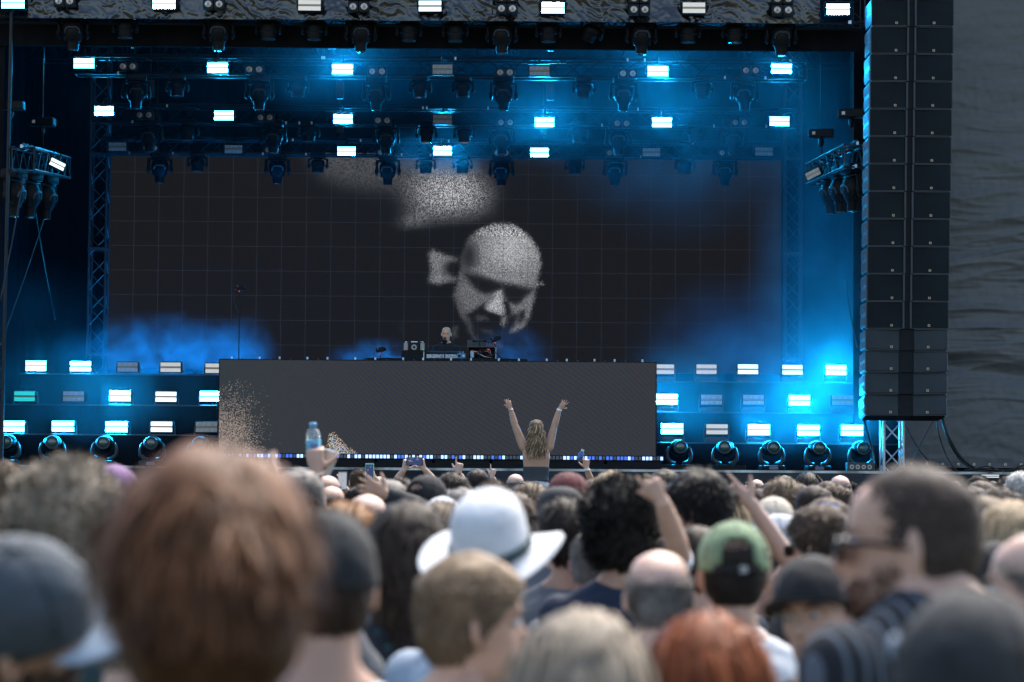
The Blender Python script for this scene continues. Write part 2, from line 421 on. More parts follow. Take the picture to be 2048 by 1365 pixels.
# ------------------------------------------------------------------ moving heads
def big_mover():
    c = thing('moving_head_light', '', 'moving light')
    MB().box((0, 0, .02), (.36, .3, .14), bev=.03).build('base', BLKP, c, smooth='auto')
    y = MB()
    y.box((0, 0, -.07), (.46, .14, .04), bev=.015)
    for s in (-1, 1):
        y.tube([(s * .215, 0, -.06), (s * .222, 0, -.16), (s * .21, 0, -.26), (s * .215, 0, -.36)], [(.03, .07), (.028, .065), (.03, .06), (.012, .02)], 8)
        y.ell((s * .232, 0, -.27), (.03, .07, .075), 12, 8)
    y.build('yoke', BLKP, c, smooth=True)
    h = MB().lathe([(.06, -.08), (.135, -.1), (.168, -.16), (.172, -.25), (.155, -.33), (.105, -.40), (.095, -.43), (.088, -.53), (.078, -.535)], n=20)
    for s in (-1, 1): h.box((s * .12, -.05, -.35), (.03, .05, .1), bev=.01)
    hd = h.build('head', BLKP, c, smooth='auto')
    ar = MB(); ar.tube([(-.11, -.13, -.29), (-.10, -.155, -.23), (-.06, -.172, -.2), (.06, -.172, -.2), (.10, -.155, -.23), (.11, -.13, -.29)], .017, 6)
    ar.build('trim_arch', GRYP, hd, smooth=True)
    MB().lathe([(.07, -.537), (.05, -.545)], n=16).build('lens', LENS, hd, smooth=True)
    return c
def wash_mover():
    c = thing('wash_light', '', 'moving light')
    MB().box((0, 0, .02), (.28, .25, .1), bev=.02).build('base', BLKP, c, smooth='auto')
    y = MB(); y.tube([(-.19, 0, -.18), (-.18, 0, -.06), (-.1, 0, -.03), (.1, 0, -.03), (.18, 0, -.06), (.19, 0, -.18)], [(.022, .05)] * 6, 8)
    for s in (-1, 1): y.ell((s * .18, 0, -.18), (.035, .05, .055), 10, 8)
    y.build('yoke', BLKP, c, smooth=True)
    h = MB().lathe([(.08, -.06), (.125, -.08), (.135, -.11), (.135, -.15), (.13, -.155), (.13, -.19), (.122, -.195), (.112, -.27), (.118, -.275), (.112, -.31), (.09, -.312)], n=24)
    for k in range(24):
        a = math.pi * 2 * k / 24; h.box((math.cos(a) * .132, math.sin(a) * .132, -.172), (.012, .012, .024), Matrix.Rotation(a, 3, 'Z'))
    hd = h.build('head', BLKP, c, smooth='auto')
    MB().lathe([(.1, -.311), (.08, -.318)], n=18).build('lens', LENS, hd)
    return c
def floor_mover():
    c = thing('moving_head_light', '', 'moving light')
    b = MB().box((0, 0, .05), (.38, .32, .1), bev=.03); b.build('base', BLKP, c, smooth='auto')
    MB().box((0, -.165, .055), (.14, .012, .05), bev=.004).build('display', mat('display_violet', (.2, .18, .25), .3), c)
    y = MB()
    for s in (-1, 1):
        y.tube([(s * .06, 0, .12), (s * .13, 0, .13), (s * .185, 0, .19), (s * .19, 0, .27), (s * .17, 0, .34), (s * .15, 0, .38)], [(.05, .03), (.055, .036), (.06, .034), (.06, .03), (.05, .028), (.03, .02)], 10)
    y.build('yoke', GRYP, c, smooth=True)
    hd = MB().ell((0, .02, .36), (.15, .19, .135), 22, 14).build('head', BLKP, c, smooth=True)
    MB().lathe([(.1, -.13), (.108, -.16), (.1, -.185), (.08, -.187), (.078, -.17)], (0, .0, .375), 'Y', 24).build('lens_ring', GRYP, hd, smooth='auto')
    MB().ell((0, -.165, .375), (.08, .02, .08), 20, 10).build('lens', LENS, hd, smooth=True)
    return c
def place_row(fn, key, name_lab, Y, lst, group, rise=0.0, zfix=None):
    for i, it in enumerate(lst):
        px, py = it[0], it[1]
        if key not in protos: c = protos[key] = fn()
        else: c = copy_tree(protos[key])
        p = at(px, py, Y); c.location = p
        c.rotation_euler = (R(it[2]) if len(it) > 2 else 0, R(it[3]) if len(it) > 3 else 0, R(random.uniform(-8, 8)))
        tag(c, name_lab.format(ORD[i]), 'moving light', group)
GB = 'moving heads hanging from the trusses'
place_row(big_mover, 'big', 'large black moving head hanging {} from left under the foil front truss', 37.35, [(147, 33), (438, 33), (722, 36), (1004, 39), (1283, 41), (1562, 43)], GB)
place_row(wash_mover, 'wash', 'short round wash light {} from left under the foil front truss', 37.35, [(251, 37), (537, 40), (629, 41), (818, 43), (911, 44), (1097, 45), (1190, 45, 20, 25), (1376, 46), (1469, 47)], GB)
place_row(big_mover, 'big', 'moving head hanging {} from left below the second truss', 42.1, [(273, 158), (519, 160), (753, 161), (1007, 161), (1247, 162), (1489, 161)], GB)
place_row(wash_mover, 'wash', 'dark wash light {} from left below the second truss', 42.1, [(355, 158), (596, 159), (840, 160), (926, 160), (1167, 161), (1405, 160)], GB)
place_row(big_mover, 'big', 'moving head hanging {} from left below the third truss', 44.6, [(300, 247), (547, 250), (772, 251), (1004, 252), (1237, 253), (1467, 252)], GB)
place_row(wash_mover, 'wash', 'dark wash light {} from left below the third truss', 44.6, [(376, 248), (618, 250), (853, 252), (928, 252), (1158, 253), (1390, 252)], GB)
place_row(big_mover, 'big', 'moving head hanging {} from left against the top of the big screen', 47.5, [(320, 312), (555, 314), (776, 316), (1003, 318), (1230, 318), (1450, 318)], GB)
place_row(wash_mover, 'wash', 'wash light {} from left against the top of the big screen', 47.5, [(395, 312), (636, 314), (852, 316), (925, 316), (1150, 317), (1370, 317)], GB)
place_row(floor_mover, 'floor', 'moving head standing {} from left at the foot of the left riser', 38.3, [(14, 937), (104, 937), (208, 937), (304, 938), (400, 939)], 'moving heads standing on the stage floor')
place_row(floor_mover, 'floor', 'moving head standing {} from left at the foot of the right riser', 38.3, [(1358, 941), (1450, 941), (1543, 942), (1635, 942.5), (1722, 943)], 'moving heads standing on the stage floor')
for o in [x for x in bpy.data.objects if x.name.startswith('moving_head_light') and x.get('group', '').startswith('moving heads standing')]:
    o.location.z = DECK + .001; o.rotation_euler = (0, 0, o.rotation_euler.z)

# ------------------------------------------------------------------ blinders
BULB = mat('blinder_reflector', (0.62, 0.56, 0.5), 0.22, 0.3, var=.2, scale=40)
BULBC = mat('blinder_bulb', (0.5, 0.22, 0.14), 0.3)
def blinder(rows):
    k = ('bl', rows)
    if k in protos: return copy_tree(protos[k])
    c = thing('blinder_light', '', 'blinder light')
    for r_ in range(rows):
        for s in (-1, 1):
            h = MB().box((s * .085, .07, r_ * .175), (.165, .12, .168), bev=.015).build('lamp_box', BLK, c, smooth='auto')
            if not h: continue
            l_ = MB().lathe([(.052, .003), (.05, -.004), (.03, .012), (.012, .016)], (s * .085, .006, r_ * .175), 'Y', 20).build('reflector', BULB, h, smooth=True)
            MB().ell((s * .085, .0, r_ * .175), (.018, .01, .018), 10, 6).build('bulb', BULBC, h)
    protos[k] = c; return c
def brow(rows, lab, Y, lst):
    for i, (px, py) in enumerate(lst):
        c = blinder(rows); c.location = at(px, py, Y); tag(c, f'{lab.format(ORD[i])}', 'blinder light', 'audience blinders on the trusses')
brow(2, 'four lamp blinder {} from left on the foil front truss', 36.8, [(128, 2), (427, 8), (717, 13), (1014, 17), (1279, 19), (1566, 20)])
brow(1, 'unlit twin lamp blinder {} from left on the second truss', 41.8, [(255, 133), (508, 139), (754, 143), (1010, 145), (1256, 147), (1502, 141)])
brow(1, 'unlit twin lamp blinder {} from left on the third truss', 44.3, [(288, 230), (530, 235), (765, 241), (1011, 245), (1244, 247), (1480, 245)])
brow(1, 'unlit twin lamp blinder {} from left on the rear truss', 47.3, [(300, 296), (544, 300), (769, 305), (1003, 306), (1228, 306), (1453, 306)])

# ------------------------------------------------------------------ screens (painted by numpy into a colour attribute: the LED picture over a base glow standing for daylight)
def srgb(v): return np.clip(v, 0, 1) ** 2.2
def led_screen(name, label, px0, px1, py0, py1, Y, nx, ny, paint, tile, thick=.12, refl=(.004, .004, .004)):
    A = at(px0, py1, Y); B = at(px1, py1, Y); C = at((px0 + px1) / 2, py0, Y)
    x0, x1, z0, z1 = A.x, B.x, (A.z + B.z) / 2, C.z
    c = thing(name, label, 'led screen', ((x0 + x1) / 2, Y, z0)); o = V(c.location)
    xs = np.linspace(x0, x1, nx + 1) - o.x; zs = np.linspace(0, z1 - z0, ny + 1)
    X, Z = np.meshgrid(xs, zs); co = np.stack([X, np.zeros_like(X), Z], -1).reshape(-1, 3)
    i = np.arange(nx * ny); r_, q = i // nx, i % nx; a = r_ * (nx + 1) + q
    quads = np.stack([a, a + 1, a + nx + 2, a + nx + 1], -1)
    me = bpy.data.meshes.new('display'); me.vertices.add(len(co)); me.vertices.foreach_set('co', co.ravel())
    me.loops.add(quads.size); me.loops.foreach_set('vertex_index', quads.ravel())
    me.polygons.add(len(quads)); me.polygons.foreach_set('loop_start', np.arange(len(quads)) * 4)
    me.polygons.foreach_set('loop_total', np.full(len(quads), 4)); me.update(calc_edges=True); me.validate()
    PX = px0 + (px1 - px0) * (q + .5) / nx; PY = py1 + (py0 - py1) * (r_ + .5) / ny
    rgb = paint(PX, PY)
    ca = me.color_attributes.new('led', 'FLOAT_COLOR', 'CORNER')
    buf = np.ones((len(quads), 4, 4)); buf[:, :, :3] = rgb[:, None, :]; ca.data.foreach_set('color', buf.ravel())
    m = bpy.data.materials.new(name + '_leds'); m.use_nodes = True; t = m.node_tree; b = t.nodes['Principled BSDF']
    b.inputs['Base Color'].default_value = (*refl, 1); b.inputs['Roughness'].default_value = .9; b.inputs['Specular IOR Level'].default_value = 0
    at_ = t.nodes.new('ShaderNodeAttribute'); at_.attribute_name = 'led'
    t.links.new(at_.outputs['Color'], b.inputs['Emission Color']); b.inputs['Emission Strength'].default_value = EXPK
    m.cycles.emission_sampling = 'NONE'
    me.materials.append(m)
    d = bpy.data.objects.new('display', me); col.objects.link(d); d.parent = c
    W, H = x1 - x0, z1 - z0
    MB().box((0, thick / 2 + .01, H / 2), (W + .03, thick, H + .03)).build('screen_frame', BLKP, c)
    fr = MB()
    tx, tz = tile
    if tx:
        k = 1
        while k * tx < W: fr.box((-W / 2 + k * tx, -.0015, H / 2), (.006, .004, H)); k += 1
        k = 1
        while k * tz < H: fr.box((0, -.0015, k * tz), (W, .0045, .005)); k += 1
        fr.build('tile_seam', mat('screen_seam', (.006, .006, .007), .7, spec=.1, emit=(.12, .14, .17), estr=.065), c)  # faint emission added so the seams read lighter, they are no lamps
    return c, x0, x1, z0, z1

def sd_poly(x, y, P):
    P = np.array(P, float); n_ = len(P); d = np.full(x.shape, 1e18); ins = np.zeros(x.shape, bool)
    for i in range(n_):
        a = P[i]; b = P[(i + 1) % n_]; e = b - a; w0 = x - a[0]; w1 = y - a[1]
        t = np.clip((w0 * e[0] + w1 * e[1]) / (e @ e + 1e-9), 0, 1)
        d = np.minimum(d, (w0 - e[0] * t) ** 2 + (w1 - e[1] * t) ** 2)
        cnd = ((a[1] > y) != (b[1] > y)) & (x < (b[0] - a[0]) * (y - a[1]) / (b[1] - a[1] + 1e-12) + a[0]); ins ^= cnd
    d = np.sqrt(d); return np.where(ins, -d, d)
rng = np.random.default_rng(3)
def paint_main(PX, PY):
    zx = (PX - 640) * 3.413; zy = (PY - 320) * 3.413
    b = np.full(PX.shape, .115)
    edge = (rng.random(PX.shape) - .5) * 26
    def poly(P, val, soft, grad=None):
        nonlocal b
        s = sd_poly(zx, zy, P); a = 1 / (1 + np.exp(np.clip((s + edge) / (soft * 1.35), -30, 30) * 2.2))
        v = val if grad is None else val + grad(zx, zy)
        b = b * (1 - a) + v * a
    G = lambda cx, cy, sx, sy, am: (lambda x, y: am * np.exp(-((x - cx) / sx) ** 2 - ((y - cy) / sy) ** 2))
    poly([(-120, -120), (400, -120), (1010, -60), (1150, 60), (1230, 220), (1190, 370), (1080, 430), (850, 462), (700, 482), (560, 520), (500, 440), (530, 330), (470, 250), (330, 200), (150, 160), (0, 100)], .28, 80, lambda x, y: .27 * np.exp(-((x - 880) / 330) ** 2 - ((y - 230) / 210) ** 2) + .1 * np.exp(-((x - 620) / 130) ** 2 - ((y - 440) / 70) ** 2))
    poly([(430, 505), (700, 487), (860, 470), (1030, 462), (1180, 430), (1180, 560), (800, 600), (430, 600)], .115, 14)
    poly([(-160, -160), (470, -160), (500, 120), (420, 170), (330, 215), (120, 190), (20, 150), (-60, 60)], .34, 75)
    # left ear patch
    poly([(728, 640), (760, 612), (830, 640), (930, 668), (950, 700), (930, 830), (800, 858), (728, 840), (745, 760)], .47, 13, G(900, 745, 60, 50, -.28))
    poly([(895, 715), (940, 700), (945, 780), (905, 790)], .12, 12)
    # head
    poly([(1010, 520), (1080, 470), (1180, 433), (1250, 428), (1320, 440), (1400, 492), (1460, 560), (1500, 640), (1508, 720), (1490, 800), (1480, 870), (1465, 940), (1440, 1010), (1420, 1090), (1380, 1150), (1320, 1178), (1240, 1190), (1130, 1180), (1030, 1150), (960, 1080), (920, 1000), (900, 930), (925, 850), (950, 760), (960, 650), (985, 570)], .44, 9,
         lambda x, y: .22 * np.exp(-((x - 1300) / 190) ** 2 - ((y - 600) / 160) ** 2) - .2 * np.exp(-((x - 1010) / 60) ** 2 - ((y - 660) / 110) ** 2) - .1 * np.exp(-((x - 940) / 60) ** 2 - ((y - 960) / 120) ** 2))
    # shadow side of the jaw and mouth
    poly([(1000, 1060), (1090, 1000), (1200, 1040), (1270, 1075), (1340, 1050), (1380, 1030), (1400, 1100), (1340, 1170), (1240, 1200), (1130, 1200), (1030, 1160)], .16, 16)
    # eyes in shadow
    poly([(990, 785), (1060, 792), (1190, 825), (1245, 850), (1235, 885), (1190, 905), (1120, 918), (1080, 900), (1030, 850)], .17, 16)
    poly([(1250, 850), (1330, 855), (1400, 872), (1445, 885), (1435, 915), (1400, 930), (1375, 975), (1310, 985), (1275, 965), (1240, 900)], .18, 16)
    poly([(1030, 745), (1130, 775), (1230, 812), (1330, 830), (1420, 850), (1430, 835), (1330, 800), (1240, 780), (1140, 745)], .5, 14)
    # nose
    poly([(1195, 905), (1232, 892), (1258, 1000), (1268, 1045), (1230, 1062), (1150, 1035), (1125, 1015), (1160, 970)], .62, 11)
    poly([(1255, 960), (1290, 985), (1300, 1060), (1268, 1070)], .14, 10)
    poly([(1130, 1045), (1240, 1075), (1262, 1110), (1130, 1120), (1080, 1090)], .13, 10)
    # cheeks
    poly([(960, 850), (1060, 905), (1140, 935), (1190, 925), (1120, 990), (1040, 1050), (970, 1010), (930, 930)], .43, 16)
    poly([(1010, 1060), (1110, 990), (1110, 1030), (1060, 1090), (1020, 1130)], .15, 13)
    poly([(1300, 985), (1345, 1010), (1385, 960), (1440, 910), (1455, 950), (1430, 1060), (1400, 1125), (1345, 1170), (1295, 1172), (1330, 1110), (1350, 1060)], .46, 11)
    poly([(1355, 1040), (1395, 1020), (1395, 1085), (1360, 1110)], .22, 10)
    # lips, chin, neck
    poly([(1060, 1065), (1130, 1070), (1150, 1090), (1070, 1098)], .36, 10)
    poly([(1232, 1075), (1268, 1070), (1275, 1110), (1255, 1138), (1230, 1120)], .45, 8)
    poly([(985, 1060), (1020, 1080), (1050, 1180), (1090, 1240), (1170, 1255), (1245, 1245), (1240, 1290), (1130, 1300), (1060, 1250), (1000, 1170)], .33, 14)
    poly([(890, 1150), (940, 1130), (935, 1210), (900, 1225)], .33, 12)
    poly([(1100, 1155), (1170, 1160), (1180, 1185), (1120, 1180)], .3, 9)
    poly([(530, 1120), (560, 1110), (575, 1190), (540, 1180)], .22, 14)
    poly([(400, 850), (430, 850), (460, 1030), (440, 1040)], .17, 14)
    # right ear
    poly([(1478, 842), (1510, 832), (1524, 850), (1480, 862)], .5, 5)
    # faint specks left of the neck
    grain = rng.random(PX.shape); gr2 = rng.random(PX.shape)
    m_ = np.clip((b - .13) / .35, 0, 1)
    amp = np.where(zy < 520, .7, .30)
    b2 = b * (1 + m_ * (grain - .5) * 2 * amp) - m_ * (gr2 < .12) * .12
    ny_ = np.sin(PX * 7.3) * .003
    l = srgb(b2 + ny_)
    # bluer towards the bottom of the screen
    wl = np.clip((PY - 520) / 200, 0, 1) ** 2 * .006
    warm = np.clip((PX - 600) / 1400, 0, 1)
    rgb = np.stack([l * 1.0, l * 1.0, l * 1.03 + wl], -1)
    dark = (b < .13)[:, None]
    base = np.stack([np.full(PX.shape, .0104), np.full(PX.shape, .0088), np.full(PX.shape, .0068)], -1)  # base glow stands in for daylight reflected off the dark wall
    k = m_[:, None]
    return rgb * k + base * (1 - k) * (1 + .25 * (grain[:, None] - .5))
led_screen('video_wall', 'giant dark LED wall showing a grainy black and white bald mans face', 214, 1562, 308, 742, 48.9, 960, 310, paint_main, (.5, .5), refl=(.003, .0026, .0022))

def paint_front(PX, PY):
    u = (PX - 437) / 874; v = (PY - 719) / 188
    g1 = rng.random(PX.shape)
    # moire of blue dots over a brown grey raster
    a = np.sin(PX * .56 + PY * .10 * (1 + u)) * np.sin(PY * (.70 + .1 * u) - PX * (.05 + .04 * np.sin(u * 5)))
    dots = np.clip(a * 2.2 - .1, 0, 1) * np.clip((u - .04) * 3, .3, 1)
    base = np.stack([.041 + 0 * u, .038 + 0 * u, .037 + .0 * u], -1)  # base emission also carries the daylight reflected by the screen
    left = np.clip(1 - u * 2.3, 0, 1)[:, None]
    base = base * (1 - left * .55) + np.array([.026, .042, .055]) * left * .55
    blue = np.array([.012, .036, .08]); rgb = base * 1.1 * (1 - .85 * dots[:, None]) + blue * .8 * dots[:, None]
    rgb = rgb * (1 + .12 * np.sin(PY * 1.9 + PX * .3))[:, None] * (.9 + .2 * g1)[:, None]
    # sandy specks bottom left, and the little glittering triangle
    sp = np.exp(-((PX - 470) / 34) ** 2) * np.exp(-((PY - 890) / 70) ** 2) * (PY > 760) + .8 * np.clip(1 - (PX - 437) / 28, 0, 1) * np.clip((PY - 770) / 120, 0, 1)
    on = (g1 < sp * .75)[:, None]
    rgb = np.where(on, np.array([.36, .29, .25]) * (0.5 + rng.random(PX.shape)[:, None] * .7), rgb)
    tri = sd_poly(PX, PY, [(665, 873), (655, 915), (712, 915), (684, 895)])
    on2 = (g1 < np.clip(.5 - tri * .05, 0, .5))[:, None] & (tri < 8)[:, None]
    rgb = np.where(on2, np.stack([.75 - .5 * (g1 > .3), .45 + .2 * rng.random(PX.shape), .3 + .5 * (g1 > .2)], -1), rgb)
    return rgb
fs, fx0, fx1, fz0, fz1 = led_screen('front_screen', 'wide low LED wall in front of the DJ with dull brown blue raster', 437, 1311, 723, 911, 37.6, 700, 150, paint_front, (0, 0), .1)
# lifting studs along the top edge of the front screen
mb = MB()
for i in range(18):
    x = -(fx1 - fx0) / 2 + .18 + i * (fx1 - fx0) / 17.6
    mb.tube([(x, .05, fz1 - fz0), (x, .05, fz1 - fz0 + .05)], .014, 6)
mb2 = MB()
for i in range(18):
    mb = MB(); x = -(fx1 - fx0) / 2 + .18 + i * (fx1 - fx0) / 18.2 + (.06 if i % 2 else 0)
    mb.tube([(x, .05, fz1 - fz0 + .01), (x, .05, fz1 - fz0 + .055)], .014, 6); mb.build('lifting_stud', WHITEP, fs)
    MB().box((x + .17, .04, fz1 - fz0 + .02), (.02, .03, .02)).build('latch', GRYP, fs)

# ------------------------------------------------------------------ led battens along the stage edge
seps = [1327, 1211.5, 1097, 982, 866.5, 751.5, 636, 520, 404]
E_BC = emis('cell_bright', (.35, .55, 1.0), 2.2); E_BM = emis('cell_blue', (.06, .2, 1.0), 1.0)
for c_ in (E_BC, E_BM): c_.cycles.emission_sampling = 'NONE'
CELL0 = mat('cell_dark', (.12, .13, .16), .3)
rnd = random.Random(11)
for i in range(len(seps) - 1):
    a = at(seps[i + 1], 915, 36.9); b = at(seps[i], 915, 36.9)
    z = at(1000, 915.5, 36.9).z
    c = thing('led_batten', f'low LED batten with blue white cells, {ORD[i]} from right along the stage edge', 'led batten', ((a.x + b.x) / 2, 36.9, z), group='led battens along the front of the stage')
    W = b.x - a.x
    MB().box((0, .05, 0), (W - .012, .09, .085), bev=.008).build('housing', BLK, c)
    MB().box((0, .05, -.085), (W - .05, .08, .075)).build('foot_rail', BLKP, c)
    for k in range(16):
        r = rnd.random(); m = E_BC if r < .38 else (E_BM if r < .6 else CELL0)
        MB().box((-W / 2 + (k + .5) * W / 16, .003, 0.002), (W / 16 * .72, .008, .052), bev=.003).build('led_cell', m, c)
c = thing('drape_rail', 'flat black cable ramp on the stage edge under the LED battens', 'ramp', (at(900, 930, 36.8).x, 36.82, DECK))
MB().box((0, .1, .045), (9.0, .12, .09), bev=.01).build('rubber_body', BLKP, c)

# ------------------------------------------------------------------ PA hang
GR1 = mat('speaker_grille', (0.009, 0.0135, 0.017), 0.7, 0.0, spec=.15, var=.2, scale=3, bump=.25, bscale=160)
GR2 = mat('speaker_grille_grey', (0.034, 0.044, 0.05), 0.6, 0.0, spec=.2, var=.12, scale=3, bump=.25, bscale=160)
CAB = mat('speaker_cabinet', (0.009, 0.011, 0.013), 0.6, spec=.15, var=.2, scale=10, bump=.2, bscale=60)
RIM = mat('speaker_rim', (0.05, 0.056, 0.062), 0.5, spec=.3)
RIG = mat('speaker_side_plate', (0.16, 0.18, 0.2), 0.35, .5, var=.2)
GOLD = mat('badge_gold', (.55, .42, .26), .4, .3); BMARK = mat('badge_mark', (.03, .025, .02), .5)
def cabinet(h, kind):
    k = ('cab', kind)
    if k in protos: return copy_tree(protos[k])
    W = 1.22; D = .62
    c = thing('line_array_speaker', '', 'loudspeaker')
    mb = MB()
    # trapezoid plan body with a recessed V in front
    pl = [(-W / 2, 0), (-.06, .05), (.06, .05), (W / 2, 0), (W / 2 - .02, D), (-W / 2 + .02, D)]
    hh = h / 2 - .004
    vv = [(x, y, -hh) for x, y in pl] + [(x, y, hh - .0) for x, y in pl]; n_ = len(pl)
    mb.add(vv, [tuple(range(n_))[::-1], tuple(range(n_, 2 * n_))] + [(i, (i + 1) % n_, n_ + (i + 1) % n_, n_ + i) for i in range(n_)])
    mb.build('cabinet', CAB, c)
    for s in (-1, 1):
        # grille panel slightly proud of the wing
        x0_, x1_ = s * .615, s * (.075 if kind == 'k1' else .115)
        def yy(x): return .05 * (1 - (abs(x) - .06) / (W / 2 - .06)) - .014
        gh = hh - (.016 if kind == 'k1' else .02)
        P = [(x0_ * .985, yy(x0_), -gh), (x1_, yy(x1_), -gh), (x1_, yy(x1_), gh), (x0_ * .985, yy(x0_), gh)]
        Q = [(x, y + .012, z) for x, y, z in P]
        MB().add(P + Q, [(0, 1, 2, 3), (4, 7, 6, 5), (0, 4, 5, 1), (1, 5, 6, 2), (2, 6, 7, 3), (3, 7, 4, 0)]).build('grille', GR1 if kind == 'k1' else GR2, c)
        r = MB()
        for zz in (-hh + .006, hh - .006):
            r.box(((x0_ + x1_) / 2, (yy(x0_) + yy(x1_)) / 2 + .0, zz), (abs(x0_ - x1_), .02, .01))
        if kind == 'k1': r.box((s * .055, .03, 0), (.028, .03, 2 * hh - .01)); r.box((s * .612, -.004, 0), (.012, .02, 2 * hh - .01))
        r.build('rim', RIM, c)
        bx = -.33 + .0 if s < 0 else .18
        bx = (-.235 if s < 0 else .325) if kind == 'k1' else (-.23 if s < 0 else .32)
        bd = MB().box((bx, yy(bx) - .008, -hh + .05), (.036, .008, .036), bev=.004).build('badge', GOLD, c)
        MB().box((bx, yy(bx) - .0135, -hh + .05), (.016, .004, .02), Matrix.Rotation(R(35), 3, 'Y')).build('badge_mark', BMARK, bd)
        sp = MB().box((s * (W / 2 + .006), .3, 0), (.012, .5, 2 * hh - .05))
        for q in range(6): sp.box((s * (W / 2 + .016), .1 + .08 * q, hh * .45), (.014, .03, hh * .6)); sp.box((s * (W / 2 + .016), .1 + .08 * q, -hh * .45), (.014, .03, hh * .6))
        sp.build('side_plate', RIG, c)
        MB().tube([(s * .6, .02, -hh - .006), (s * .6, .02, -hh + .03)], .012, 6).build('link_pin', ALU, c)
    protos[k] = c; return c
yb = [-2 - 55.2 * 1] + [53 + 55.0 * i for i in range(12)]
GP = 'line array loudspeakers hanging right of the stage'
names = []
tops = [-57.2, -2.0] + [53.1 + 55.0 * i for i in range(12)]
k1 = [(t, t + 55.0) for t in [-2.0 + 55.0 * i for i in range(12)]]
k2 = [(658 + 43.5 * i, 658 + 43.5 * (i + 1)) for i in range(4)]
for i, (ta, tb) in enumerate(k1 + k2):
    kind = 'k1' if i < 12 else 'k2'; pyc = (ta + tb) / 2
    xl = 1743.5 - 10.5 * pyc / 650; xr = 1907 - 14.5 * pyc / 830
    a, b = at(xl, pyc, 36.3), at(xr, pyc, 36.3)
    h = (at(1820, ta, 36.3) - at(1820, tb, 36.3)).z
    c = cabinet(h, kind); c.location = (a + b) / 2
    s_ = (b.x - a.x) / 1.22; c.scale = (s_, 1, 1)
    if kind == 'k2': c.rotation_euler = (R(-1.5 * (i - 11)), 0, 0)
    desc = 'black hanging loudspeaker with dark grille' if kind == 'k1' else 'slimmer hanging loudspeaker with grey grille'
    tag(c, f'{desc}, {ORD[i]} from top of the speaker column', 'loudspeaker', GP)
# fly frame cables and ropes over the column leave the frame; tower truss below
tw = at(1784, 900, 37.6)
c = thing('support_tower', 'bare aluminium truss tower standing below the speaker column', 'truss tower', (tw.x, 37.6, 0))
mb = MB(); truss_box(mb, (0, 0, 0.03), (0, 0, 11), .3, .026, .33, .013, V((0, 1, 0))); mb.build('lattice', mat('tower_alu2', (.5, .52, .54), .35, .7, var=.15), c)
MB().box((0, 0, .02), (.7, .7, .04)).build('base_plate', ALU, c)

# curtain on the right
CUR = mat('grey_curtain', (0.105, 0.108, 0.108), 0.42, 0.0, spec=.4, var=.16, scale=1.6, bump=.12, bscale=7, stretch=(.5, 1, 3))
ca, cb = at(1800, 940, 38.0), at(2250, 940, 38.0)
zt = 10.6; zb = at(1950, 936, 38).z
def curf(u, v_):
    y = 1 - v_   # 0 top
    ramp = min(1, max(0.12, (y - .18) / .35)); X = u
    f = 0
    wob = .5 * noise.noise(V((X * 1.3, y * 4, 9)))
    f += 1.5 * noise.noise(V((X * .8, y * 9 + wob, 4))) * ramp
    for k, (fx_, fr, am) in enumerate(((1.0, 15, 1.0), (1.9, 33, .6), (3.5, 70, .3))):
        n1 = noise.noise(V((X * fx_ + y * 1.5 * (k - 1), y * fr + wob * 2, 14 + k)))
        f += am * max(0, 1 - 3.2 * abs(n1)) ** 1.6 * ramp * (.4 + .9 * abs(noise.noise(V((X * 2, y * 6, 30 + k)))) * 2)
    sag = -1.8 * math.exp(-((y - (.80 + .06 * X)) / .018) ** 2) + 1.2 * math.exp(-((y - (.77 + .04 * X)) / .02) ** 2)
    if y > .83: f *= max(.25, 1 - (y - .83) * 9)
    return f + sag * .8 + .25 * noise.noise(V((X * 40, y * 60, 2)))
c = thing('side_curtain', 'large wrinkled grey tarpaulin curtain behind the speaker column', 'curtain', ((ca.x + cb.x) / 2, 38.2, zb))
o = V(c.location)
cloth('tarpaulin', V((ca.x, 38.2, zb)) - o, V((cb.x, 38.2, zb)) - o, V((ca.x, 38.2, zt)) - o, 110, 460, .042, CUR, c, fn=curf)
for i in range(14):
    x = at(1823 + 31.4 * i, 930, 38.1).x; z = at(1823 + 31.4 * i, 931.5, 38.1).z
    MB().lathe([(.019, 0), (.024, -.006), (.019, -.012), (.012, -.012), (.012, 0)], V((x, 38.13, zb + .055)) - o, 'Y', 14).build('eyelet', CHROME, c)
# scaffold behind the curtain foot
c = thing('scaffold_wing', 'black scaffold wing wall behind the grey curtain', 'scaffold', (9, 39, 0))
MB().box((.9, .6, 5.6), (8.6, .1, 11)).build('black_cloth', DRAPE, c)
mb = MB(); truss_box(mb, (-2, -.9, 1.15), (5, -.9, 1.15), .3); mb.build('base_truss', DALU, c)
# cables
def cable(label, pts, r, n_=1, spread=0.0, group='cables hanging from the speaker column'):
    c = thing('cable_bundle' if n_ > 1 else 'cable', label, 'cable', pts[0], group=group); o = V(pts[0])
    ctl = [V(p) for p in pts]
    for k in range(n_):
        off = [V((random.uniform(-1, 1), random.uniform(-1, 1), random.uniform(-1, 1))) * spread for _ in ctl]
        P = [a + b_ for a, b_ in zip(ctl, off)]
        out = []
        for i in range(len(P) - 1):
            p0, p1, p2, p3 = P[max(i - 1, 0)], P[i], P[i + 1], P[min(i + 2, len(P) - 1)]
            for q in range(8):
                t = q / 8; out.append(.5 * ((2 * p1) + (-p0 + p2) * t + (2 * p0 - 5 * p1 + 4 * p2 - p3) * t * t + (-p0 + 3 * p1 - 3 * p2 + p3) * t ** 3) - o)
        out.append(P[-1] - o)
        MB().tube(out, r, 6).build('cable_strand' if n_ > 1 else 'cable_core', CABLE, c, smooth=True)
    return c
